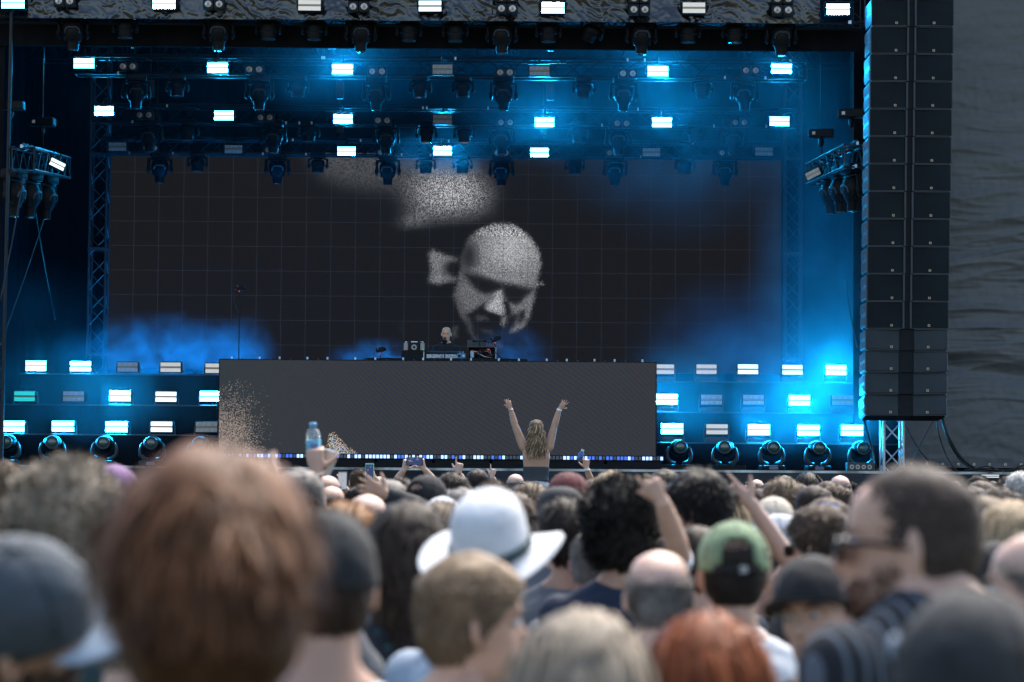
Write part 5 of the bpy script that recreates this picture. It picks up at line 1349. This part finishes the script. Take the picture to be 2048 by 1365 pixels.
# ---------------- DJ on the stage and his gear
DY = 39.6
dz = at(893, 718, 38.9).z     # desk top level
dtop = at(893, 654, DY)
pl = tag(MB().box((0, 0, .35), (5.4, 2.2, .7), bev=.02).build('dj_platform', BLKP, None, loc=(dtop.x + .3, 39.6, DECK)), 'black platform the DJ stands on behind the front screen', 'platform')
DF = DECK + .7
def dj():
    s = (dtop.z - DF) / 1.75
    c = thing('person', 'bald DJ in a black long sleeved top leaning over his desk', 'person', (dtop.x, DY, DF), math.pi); c.scale = (s, s, s)
    A = {-1: (V((-.185, .0, 1.36)), V((-.27, .12, 1.12)), V((-.2, .38, 1.09))), 1: (V((.185, .0, 1.36)), V((.27, .12, 1.12)), V((.2, .38, 1.09)))}
    piv = Matrix.Translation((0, -.02, 1.5)); HM = piv @ Matrix.Rotation(R(-10), 4, 'X') @ Matrix.Rotation(R(-4), 4, 'Z') @ piv.inverted()
    Hn = {q: ((V((0, 1, -.1)), V((0, 0, 1)), V((-q, 0, 0))), dict(curls=(.3, .35, .4, .45), thumb=.5)) for q in (-1, 1)}
    mobj('body', body_mesh('body', A, Hn, fine=True, headM=HM), mat('skin_stage', (.95, .44, .22), .42, var=.08, scale=14), c)  # skin colour brightened and warmed in place of a front key light
    mobj('long_sleeve_top', shirt_mesh('long_sleeve_top', A, 1.0, seed=3), clothmat('black'), c)
    mobj('trousers', TROU, clothmat('black'), c); face_parts(c, HM, 'brown')
dj()
desk = thing('dj_desk', 'long black desk carrying the DJ equipment above the front screen', 'desk', (at(893, 720, 38.95).x, 38.95, DF))
dh = at(893, 719, 38.7).z - DF + .01
MB().box((0, 0, dh - .02), (2.6, .75, .04), bev=.008).build('desk_top', BLKP, desk)
for sx in (-1, 1):
    for sy in (-1, 1): MB().tube([(sx * 1.2, sy * .32, 0), (sx * 1.2, sy * .32, dh - .04)], .025, 8).build('leg', BLK, desk)
DZ = DF + dh
def gpos(px, Y=38.9): return V((at(px, 715, Y).x, Y, DZ + .001))
def gear(name, label, px, cat, Y=38.9): return thing(name, label, cat, gpos(px, Y))
c = gear('rack_case', 'open black equipment rack with pale cooling box left of the DJ', 828, 'rack')
MB().box((0, .1, .07), (.40, .3, .14), bev=.01).build('case', BLKP, c)
MB().box((0, .12, .19), (.17, .2, .13), bev=.01).build('fan_box', BLK, c)
MB().lathe([(.04, -.0), (.045, -.01), (.02, -.01), (.02, 0)], (0, .015, .19), 'Y', 16).build('fan', mat('beige_metal', (.4, .38, .32), .5), c)
for s in (-1, 1):
    MB().box((s * .13, .1, .20), (.07, .18, .12), bev=.006).build('side_unit', mat('beige_metal', (.4, .38, .32), .5), c)
    for q in range(2): MB().tube([(s * (.09 + q * .0), .0, .02), (s * .09, .0, .29)], .008, 6).build('post', ALU, c)
    MB().ell((s * .13, .05, .275), (.02, .02, .012), 10, 6).build('knob', WHITEP, c)
    MB().box((s * .15, .005, .15), (.012, .01, .012)).build('pilot_lamp', emis('red_led' if s < 0 else 'green_led', (1, .05, .05) if s < 0 else (.1, 1, .2), .8), c)
MB().box((0, .1, .28), (.1, .1, .015)).build('handle', ALU, c)
c = gear('mixer_case', 'wide DJ mixer and players in an open flight case before the DJ', 887, 'mixer')
MB().box((0, .12, .045), (.64, .36, .09), bev=.008).build('case', BLKP, c)
MB().box((0, .05, .105), (.62, .05, .045), Matrix.Rotation(R(30), 3, 'X'), bev=.004).build('raised_panel', GRYP, c)
MB().box((0, -.065, .045), (.54, .01, .06)).build('player_front', mat('silver_player', (.35, .38, .42), .35, .4, var=.6, scale=30), c)
rr = random.Random(2)
for i in range(16): MB().box((rr.uniform(-.27, .27), -.075, rr.uniform(.02, .07)), (rr.uniform(.01, .03), .01, rr.uniform(.006, .02))).build('control', WHITEP if i % 3 else mat('blue_key', (.1, .2, .35), .3), c)
for s in (-1, 1): MB().box((s * .315, -.06, .06), (.012, .014, .12)).build('corner_edge', ALU, c)
c = gear('effects_box', 'bright blue effects box on the right end of the mixer case', 923, 'effects box', 38.75)
MB().box((0, 0, .045), (.13, .08, .09), bev=.01).build('case', mat('bright_blue_metal', (.03, .22, .42), .35), c)
for s in (-1, 1):
    MB().lathe([(.018, 0), (.02, -.015), (.012, -.02), (.001, -.02)], (s * .035, -.04, .045), 'Y', 14).build('knob', WHITEP if s > 0 else BLKP, c)
    MB().tube([(s * .02, 0, .09), (s * .03, 0, .12)], .006, 6).build('switch', ALU, c)
c = gear('cable_rack', 'open rack full of cables and small lamps right of the DJ', 964, 'rack')
MB().box((0, .2, .1), (.44, .02, .2)).build('back_panel', BLKP, c)
for s in (-1, 1): MB().box((s * .22, .1, .1), (.015, .2, .2)).build('side_rail', ALU if s > 0 else BLK, c)
MB().box((0, .1, .205), (.46, .22, .018)).build('top_panel', GRYP, c)
for i in range(9):
    P = [V((rr.uniform(-.19, .19), .02 + rr.random() * .12, rr.uniform(.02, .18))) for _ in range(4)]; MB().tube([P[0], (P[0] + P[1]) / 2 + V((0, -.02, -.02)), P[1], P[2]], .006, 5).build('patch_cable', [CABLE, WHITEP, mat('red_cable', (.4, .03, .03), .4), CABLE][i % 4], c)
MB().lathe([(.03, -.05), (.032, .05)], (-.16, .02, .08), 'Z', 12).build('canister', mat('pale_blue_metal', (.5, .62, .68), .3), c)
MB().box((.1, .0, .16), (.03, .01, .02)).build('pilot_lamp', emis('red_led', (1, .05, .05), .8), c)
c = gear('laptop', 'open dark laptop standing behind the cable rack', 953, 'laptop', 39.15)
MB().box((0, 0, .262), (.31, .012, .13), bev=.004).build('screen_lid', GRYP, c); MB().box((0, .1, .19), (.31, .2, .015)).build('keyboard_base', GRYP, c); MB().box((0, .1, .09), (.2, .15, .18)).build('stand', BLK, c)
c = gear('twin_microphone_bar', 'black bar with two ball shaped microphones over the laptop', 959, 'microphone', 38.95)
MB().tube([(-.085, 0, .30), (.085, 0, .30)], .009, 8).build('bar', BLK, c)
for s in (-1, 1): MB().ell((s * .09, 0, .30), (.028, .02, .022), 10, 8).build('capsule', BLKP, c)
MB().tube([(0, 0, 0), (0, 0, .3)], .009, 6).build('stem', BLK, c)
c = gear('microphone', 'vocal microphone with black shock mount before the DJ mouth', 889, 'microphone', 38.75)
MB().tube([(0, 0, 0), (0, 0, .22), (0, .02, .27)], .008, 6).build('stem', BLK, c)
MB().ell((0, .02, .275), (.045, .04, .04), 12, 8).build('shock_mount', BLKP, c); MB().tube([(.005, .0, .25), (0, .03, .34)], [.02, .024], 10).build('capsule', GRYP, c)
def stage_camera(px, py, Y, label, tilt, base, hb=0.0):
    p = at(px, py, Y); c = thing('stage_camera', label, 'camera', (p.x, Y, base)); h = p.z - base
    MB().tube([(0, 0, 0), (.005, 0, h - .05)], [.012, .008], 6).build('pole', BLK, c)
    for a in (0, 2.1, 4.2): MB().tube([(0, 0, .12), (math.cos(a) * .14, math.sin(a) * .14, .0)], .007, 5).build('leg', BLK, c)
    Mr = Matrix.Rotation(R(tilt), 3, 'Y'); MB().box((0, 0, h), (.13, .09, .08), Mr, bev=.01).build('camera_body', BLKP, c)
    MB().tube([Mr @ V((.06, 0, 0)) + V((0, 0, h)), Mr @ V((.1, 0, 0)) + V((0, 0, h))], .03, 10).build('lens', BLK, c)
    MB().box(Mr @ V((-.03, -.05, .02)) + V((0, 0, h)), (.03, .01, .03)).build('side_plate', GRYP, c)
    MB().ell((0, -.03, h - .06), (.012, .01, .012), 8, 5).build('tally_lamp', emis('red_led', (1, .05, .05), .8), c)
    P = [V((-.06, 0, h + .01)), V((-.1, .0, h - .05)), V((-.09, 0, h - .2)), V((-.02, 0, max(0, h - .42)))]; MB().tube(P, .004, 5).build('camera_cable', CABLE, c)
stage_camera(990, 679, 38.9, 'small black camera on a stand at the right end of the DJ desk', -25, DZ)
stage_camera(760, 700, 38.9, 'small black camera on a short stand left of the DJ desk', -10, DZ - .3)
stage_camera(479, 576, 40.5, 'black camera on a very tall thin pole behind the front screen', 10, DECK)
# ---------------- rest of the crowd, near to far: every head that shows
HN = {'black': 'black', 'dark': 'dark brown', 'brown': 'brown', 'light': 'light brown', 'blond': 'blond', 'grey': 'grey', 'sandy': 'sandy', 'ash': 'ash blond', 'white': 'white', 'auburn': 'auburn', 'ginger': 'ginger'}
HK = {'buzz': 'cropped', 'short': 'short', 'tousled': 'tousled', 'wavy': 'wavy', 'long': 'long', 'bob': 'chin length', 'afro': 'curly', 'sides': 'thinning'}
LM = [(-999, 'at the left edge'), (40, 'left of the curly ash blond man'), (230, 'behind the curly ash blond man'), (330, 'hidden by the auburn head'), (560, 'right of the auburn head'), (640, 'under the raised bottle'), (700, 'near the open waving hand'), (760, 'below the sideways phone'), (850, 'behind the dark wavy head'),
      (900, 'behind the white hat'), (1000, 'left of the woman on shoulders'), (1060, 'below the woman on shoulders'), (1110, 'near the maroon cap'), (1175, 'behind the black curls'), (1290, 'left of the sunglasses man'), (1440, 'above the green cap'),
      (1520, 'above the brown wavy man'), (1600, 'before the right moving heads'), (1670, 'left of the bearded man'), (1760, 'hidden by the bearded man'), (1900, 'under the grey curtain'), (1985, 'at the right edge')]
USED = {}
def crowd(px, top, Y, hair, hc, sh, skin='fair', lab=None, **k):
    if lab is None:
        where = [w_ for x, w_ in LM if px >= x][-1]
        depth = 'mid crowd' if Y < 13 else ('far crowd' if Y < 24 else 'front rows')
        base = f'{HK.get(hair, "short")} {HN.get(hc, hc)} head with {sh} top, {depth}, {where}'
        if base in USED:
            USED[base] += 1; base2 = base.replace(' head', ' head', 1)
            adj = ['', 'lower ', 'slimmer ', 'smaller ', 'broader ', 'rounder ', 'higher ', 'narrower '][min(7, USED[base])]
            base = adj + base2
        else: USED[base] = 0
        lab = base
    if Y > 14 and 'hoff' not in k: pass
    return person(px, top, Y, hair, hc, sh, lab, skin, **k)
crowd(10, 922, 9.0, 'buzz', 'light', 'lightblue', lab='cropped haired man in pale blue shirt standing at the left edge')
crowd(42, 962, 12, 'short', 'grey', 'white', cap='white', capkw=dict(back_open=False), lab='small white cap left of the curly ash blond head')
crowd(66, 948, 16, 'short', 'brown', 'grey', lab='brown head just above the small white cap at left')
crowd(228, 925, 8.5, 'short', 'dark', 'purple', cap='purple', capkw=dict(back_open=False), lab='purple cap above the curly ash blond head')
crowd(1120, 958, 9.0, 'short', 'dark', 'grey', hat='charcoal', hatkw=dict(rim=.05, crown=.11), lab='black felt hat with narrow brim right of the white fedora', rot=15)
crowd(1134, 992, 8.4, 'tousled', 'dark', 'grey', 'tan', lab='dark haired man with a headband and bare neck below the black felt hat')
crowd(1138, 941, 10.5, 'short', 'light', 'white', cap='maroon', capkw=dict(back_open=False), lab='maroon cap beside the black felt hat', rot=-25)
crowd(855, 947, 11.5, 'short', 'dark', 'grey', cap='black', lab='black cap with brim turned forward left of the white fedora', rot=-35)
crowd(1547, 990, 9.5, 'short', 'brown', 'grey', cap='cream', capkw=dict(back_open=False), lab='cream cap above the green cap at right')
crowd(1655, 994, 9.6, 'short', 'brown', 'grey', lab='head in a blue spotted bandana left of the bearded man')
_pc = [o for o in bpy.data.objects if o.get('label') == 'head in a blue spotted bandana left of the bearded man'][0]
_mb = MB(); _vv = []; _ff = []
for j in range(11):
    for i in range(32):
        th = 1.62 * j / 10; ph = 2 * math.pi * i / 32; _vv.append(V((.094 * math.sin(th) * math.cos(ph), -.006 + .116 * math.sin(th) * math.sin(ph) * (1.12 if math.sin(ph) < -.6 else 1), 1.65 + .118 * math.cos(th))))
for j in range(10):
    for i in range(32): _ff.append((j * 32 + i, (j + 1) * 32 + i, (j + 1) * 32 + (i + 1) % 32, j * 32 + (i + 1) % 32))
_mb.add(_vv, _ff); _mb.build('bandana', BANDP, _pc, smooth=True)
crowd(835, 960, 13, 'short', 'grey', 'grey', lab='grey haired head left of the black cap in mid crowd')
crowd(805, 958, 12.5, 'tousled', 'dark', 'charcoal', lab='tousled dark head between the waving hand and the black cap', hoff=.03)
crowd(777, 958, 11.5, 'short', 'grey', 'black', lab='round grey brown head behind the waving hand')
crowd(722, 972, 12, 'buzz', 'black', 'black', lab='cropped black head left of the waving hand')
crowd(655, 951, 15, 'sides', 'dark', 'black', lab='dark thinning head under the paper cup')
crowd(663, 972, 14, 'sides', 'brown', 'grey', lab='brown thinning head right of the forearm with the bottle')
crowd(718, 938, 24, 'buzz', 'brown', 'grey', lab='cropped brown head just left of the lime green phone')
crowd(760, 952, 26, 'short', 'blond', 'white', cap='cream', lab='white and yellow cap right of the lime green phone')
crowd(905, 944, 14.5, 'tousled', 'dark', 'charcoal', lab='glossy dark haired head right of the black cap')
crowd(897, 978, 12, 'tousled', 'grey', 'white', lab='grey tousled head left of the white fedora crown')
crowd(925, 975, 11, 'short', 'grey', 'lightblue', lab='silver haired head right against the white fedora crown')
crowd(885, 990, 10, 'short', 'grey', 'white', cap='white', capkw=dict(back_open=False), lab='small white cap left of the white fedora')
crowd(985, 960, 10.5, 'buzz', 'brown', 'grey', lab='flat cropped brown head right above the white fedora')
crowd(955, 938, 20, 'short', 'dark', 'grey', lab='dark head with a crown whorl before the stage edge')
crowd(943, 957, 20, 'short', 'grey', 'black', glasses=False, lab='grey head with sunglasses pushed up behind the glossy dark head')
crowd(1031, 948, 24, 'sides', 'grey', 'navy', 'pale', lab='bald pale head left of the woman on shoulders')
crowd(1040, 968, 20, 'short', 'dark', 'navy', cap='navy', lab='navy cap below the bald pale head', capkw=dict(back_open=False))
crowd(1062, 963, 13, 'tousled', 'light', 'grey', lab='light brown tousled head below the woman on shoulders')
crowd(1095, 975, 16, 'short', 'brown', 'charcoal')
crowd(1030, 985, 11, 'wavy', 'brown', 'grey', lab='brown wavy head right behind the white fedora brim', female=True)
crowd(1195, 955, 15, 'short', 'light', 'grey')
crowd(1225, 942, 12, 'wavy', 'blond', 'white', lab='curly blond head peeking over the black curls')
crowd(1300, 950, 12, 'tousled', 'brown', 'charcoal', lab='brown head between the black curls and the sunglasses man')
crowd(1330, 938, 14, 'short', 'dark', 'black', lab='dark head just left of the sunglasses man')
crowd(1440, 985, 12, 'long', 'blond', 'white', female=True, lab='long blond hair tied up above the green cap')
crowd(1480, 985, 13, 'tousled', 'dark', 'black')
crowd(1566, 956, 12.5, 'tousled', 'light', 'grey', lab='light brown tousled head above the cream cap', hoff=.03)
crowd(1592, 965, 14, 'short', 'brown', 'white')
crowd(1628, 970, 12, 'short', 'dark', 'charcoal', lab='round dark cropped head before the right moving heads')
crowd(1673, 968, 14, 'tousled', 'brown', 'grey', lab='brown head with a side parting left of the bearded man')
crowd(1680, 951, 20, 'sides', 'grey', 'grey', 'pale', lab='bald pinkish head before the stage edge left of the bearded man')
crowd(1617, 950, 22, 'long', 'black', 'black', female=True, lab='straight black haired woman with a pale clip before the stage')
crowd(1570, 951, 24, 'short', 'grey', 'grey')
crowd(1513, 959, 26, 'sides', 'light', 'white', 'pale')
crowd(1540, 965, 24, 'short', 'dark', 'black'); crowd(1520, 977, 15, 'short', 'dark', 'grey'); crowd(1498, 965, 18, 'tousled', 'black', 'black')
crowd(1655, 962, 18, 'short', 'brown', 'grey'); crowd(1600, 972, 20, 'short', 'brown', 'navy')
crowd(1956, 950, 19, 'buzz', 'black', 'grey', lab='cropped black head right of the bearded man under the curtain', rot=20)
crowd(1962, 961, 15, 'short', 'brown', 'white', lab='brown head with white collar right of the bearded man')
crowd(2020, 950, 17, 'buzz', 'brown', 'navy', rot=-25); crowd(2042, 942, 16, 'tousled', 'white', 'grey')
crowd(2000, 972, 10, 'tousled', 'dark', 'charcoal', lab='bushy dark head at the right with a curl on top')
crowd(1968, 990, 7.6, 'short', 'light', 'grey', lab='light brown head with red glasses pushed up at the right', rot=8)
crowd(1945, 972, 12, 'short', 'dark', 'black'); crowd(1985, 962, 26, 'short', 'dark', 'black')
# fill rows (heads that show between the ones above, and give the crowd its depth)
rnd = random.Random(21)
taken = [(p[0], p[2]) for p in PEOPLE]
rows = [(7.2, 1046), (9.0, 1016), (11, 1000), (13.2, 990), (15.6, 983), (18, 978), (20.6, 975), (23.2, 972), (26, 969), (29, 967), (32.2, 965)]
hk_ = ['short', 'short', 'tousled', 'buzz', 'short', 'wavy', 'sides', 'tousled', 'long']; hc_ = ['dark', 'brown', 'dark', 'brown', 'light', 'black', 'grey', 'sandy', 'blond']
sh_ = ['black', 'white', 'grey', 'navy', 'charcoal', 'lightblue', 'blue', 'sage', 'olive', 'teal', 'cream']
for Y, ty in rows:
    pitch = 0.62 * F / Y; x = -40 + rnd.uniform(0, pitch)
    while x < 2090:
        top = ty + rnd.uniform(-.035, .06) * F / Y * (1 if Y > 10 else .8)
        if Y > 22 and 1040 < x < 1100: x += pitch * .5; continue
        if not any(abs(x - q[0]) < .42 * F / Y and abs(Y - q[1]) < 1.1 for q in taken) and len(PEOPLE) < 250:
            kk = rnd.choice(hk_); fem = kk in ('wavy', 'long') and rnd.random() < .8
            cc = rnd.choice(hc_); kw = {}
            if rnd.random() < .12: kw = dict(cap=rnd.choice(['black', 'navy', 'grey', 'white', 'blue', 'cream']), capkw=dict(back_open=rnd.random() < .5))
            if kw:
                where = [w_ for q, w_ in LM if x >= q][-1]; b0 = f'{kw["cap"]} cap over {HN[cc]} hair {"mid crowd" if Y < 13 else ("far crowd" if Y < 24 else "front rows")}, {where}'
                while b0 in USED: b0 = 'another ' + b0
                USED[b0] = 0; kw['lab'] = b0
            crowd(x, top, Y + rnd.uniform(-.35, .35), kk, cc, rnd.choice(sh_), rnd.choice(['fair', 'pale', 'fair', 'tan']), rot=rnd.uniform(-18, 18), female=fem, **kw)
        x += pitch * rnd.uniform(.85, 1.35)
# ------------------------------------------------------------------ blue floor floods behind the front screen (they colour the smoke there)
E_F = emis('flood_blue', (0.0, 0.3, 1.0), 420)
def flood(px, i, pw=1):
    k = 'flood'
    if k in protos: c = copy_tree(protos[k])
    else:
        c = protos[k] = thing('floor_flood_light', '', 'flood light')
        MB().box((0, 0, .06), (.5, .22, .12), bev=.02).build('housing', BLKP, c)
        MB().add([(-.22, -.08, .123), (.22, -.08, .123), (.22, .08, .123), (-.22, .08, .123)], [(0, 1, 2, 3)]).build('led_panel', E_F, c)
    p = at(px, 800, 46.6); c.location = (p.x, 46.6, DECK + .9)
    tag(c, f'blue floor flood, {ORD[i]} from left on the platform behind the front screen', 'flood light', 'blue floods behind the front screen')
for i, px in enumerate((225, 330, 430, 500, 730, 800, 1010, 1240, 1480, 1560)): flood(px, i)
rd = MB().box((0, 0, .45), (14.6, 1.2, .9), bev=.02).build('rear_platform', BLKP, None, loc=(-1.4, 46.6, DECK)); tag(rd, 'low black platform across the rear of the stage', 'platform')

# ------------------------------------------------------------------ stage haze and drifting smoke: scattering volumes lit by the lamps, their blue partly put into the colour
def vol(name, c, r, dens, aniso=.35, noi=.8, nscale=1.6, label=None, colr=(.35, .82, 1.0), seed=0):
    mb = MB().ell((0, 0, 0), (1, 1, 1), 16, 10)
    m = bpy.data.materials.new(name); m.use_nodes = True; t = m.node_tree
    for n_ in list(t.nodes):
        if n_.type == 'BSDF_PRINCIPLED': t.nodes.remove(n_)
    out = [n_ for n_ in t.nodes if n_.type == 'OUTPUT_MATERIAL'][0]
    pv = t.nodes.new('ShaderNodeVolumePrincipled'); pv.inputs['Color'].default_value = (*colr, 1); pv.inputs['Anisotropy'].default_value = aniso
    tc = t.nodes.new('ShaderNodeTexCoord')
    ln = t.nodes.new('ShaderNodeVectorMath'); ln.operation = 'DOT_PRODUCT'
    t.links.new(tc.outputs['Object'], ln.inputs[0]); t.links.new(tc.outputs['Object'], ln.inputs[1])
    s1 = t.nodes.new('ShaderNodeMath'); s1.operation = 'SUBTRACT'; s1.use_clamp = True; s1.inputs[0].default_value = 1; t.links.new(ln.outputs['Value'], s1.inputs[1])
    s2 = t.nodes.new('ShaderNodeMath'); s2.operation = 'POWER'; t.links.new(s1.outputs[0], s2.inputs[0]); s2.inputs[1].default_value = 1.6
    nz = t.nodes.new('ShaderNodeTexNoise'); nz.inputs['Scale'].default_value = nscale; nz.inputs['Detail'].default_value = 4; nz.inputs['Distortion'].default_value = .6
    mp = t.nodes.new('ShaderNodeMapping'); mp.inputs['Location'].default_value = (seed * 3.7, seed, 0); mp.inputs['Scale'].default_value = (r[0] * .6, r[1] * .6, r[2] * .6)
    t.links.new(tc.outputs['Object'], mp.inputs[0]); t.links.new(mp.outputs[0], nz.inputs['Vector'])
    mr = t.nodes.new('ShaderNodeMapRange'); mr.inputs[1].default_value = .36; mr.inputs[2].default_value = .66
    mr.inputs[3].default_value = max(0, 1 - noi); mr.inputs[4].default_value = 1.6
    t.links.new(nz.outputs['Fac'], mr.inputs[0])
    m1 = t.nodes.new('ShaderNodeMath'); m1.operation = 'MULTIPLY'; t.links.new(s2.outputs[0], m1.inputs[0]); t.links.new(mr.outputs[0], m1.inputs[1])
    m2 = t.nodes.new('ShaderNodeMath'); m2.operation = 'MULTIPLY'; t.links.new(m1.outputs[0], m2.inputs[0]); m2.inputs[1].default_value = dens
    t.links.new(m2.outputs[0], pv.inputs['Density']); t.links.new(pv.outputs[0], out.inputs['Volume'])
    m.cycles.volume_step_rate = 1.0
    o = mb.build(name, m, None, loc=c); o.scale = r
    tag(o, label, 'smoke', kind='stuff'); return o
SMK = 'smoke'
def blob(px, py, Y, rx, ry, rz, d, lab, **k): return vol('smoke', at(px, py, Y), (rx, ry, rz), d, label=lab, **k)
blob(1010, 90, 42.5, 4.6, 4.5, 1.6, .013, 'thin blue lit haze under the roof above the second truss', seed=1)
blob(1400, 200, 41.5, 3.2, 3.6, 2.8, .026, 'blue haze around the strobes on the right ends of the trusses', seed=2)
blob(1080, 225, 42.5, 1.9, 2.5, 1.0, .04, 'blue haze around the centre right strobe of the third truss', seed=3)
blob(690, 130, 41, 2.0, 2.5, 1.1, .03, 'blue haze around the centre left strobe of the second truss', seed=4)
blob(885, 300, 46, 1.3, 1.6, .6, .05, 'small bright haze patch at the strobe above the screen centre', seed=5)
blob(1670, 640, 40.5, 1.7, 3.2, 3.2, .09, 'dense cyan lit smoke between the right tower and the speakers', seed=6, nscale=2.0)
blob(1665, 380, 42.5, 1.6, 3.2, 3.2, .03, 'blue haze hanging beside the right side truss', seed=16)
blob(1560, 800, 39.8, 3.2, 2.2, 1.5, .085, 'bright cyan smoke drifting over the right riser', seed=7, nscale=2.4)
blob(1500, 690, 46.0, 2.4, 1.6, 1.6, .06, 'deep blue smoke behind the top step of the right riser', seed=8)
blob(330, 705, 46.0, 2.3, 1.0, .85, .4, 'deep blue smoke plume behind the left riser', seed=9, nscale=3.6, noi=1.0)
blob(490, 715, 46.0, .7, .9, .95, .16, 'blue smoke puff beside the tall camera pole', seed=10, nscale=4, noi=1.0)
blob(755, 722, 46.3, 1.1, .8, .5, .25, 'blue smoke patch left of the DJ desk', seed=11, nscale=4, noi=1.0)
blob(1020, 715, 46.3, 1.0, .8, .75, .14, 'blue smoke patch right of the DJ desk', seed=12, nscale=4, noi=1.0)
blob(200, 790, 40, 2.6, 2.4, 1.3, .028, 'thin cyan haze over the left riser', seed=13)
blob(60, 640, 42, 2.0, 2.0, 1.2, .03, 'faint blue haze in the dark left wing', seed=14)
hz = MB().box((-1.25, 43.9, 6.62), (17.5, 14.2, 9.3))
m = bpy.data.materials.new('stage_haze'); m.use_nodes = True; t = m.node_tree
for n_ in list(t.nodes):
    if n_.type == 'BSDF_PRINCIPLED': t.nodes.remove(n_)
pv = t.nodes.new('ShaderNodeVolumePrincipled'); pv.inputs['Color'].default_value = (.4, .8, 1, 1); pv.inputs['Anisotropy'].default_value = .45; pv.inputs['Density'].default_value = .0006  # blue of the lamp glow partly put into the haze colour
t.links.new(pv.outputs[0], [n_ for n_ in t.nodes if n_.type == 'OUTPUT_MATERIAL'][0].inputs['Volume'])
m.cycles.homogeneous_volume = True
o = hz.build('haze', m); tag(o, 'thin stage haze filling the air under the roof', 'haze', kind='stuff')
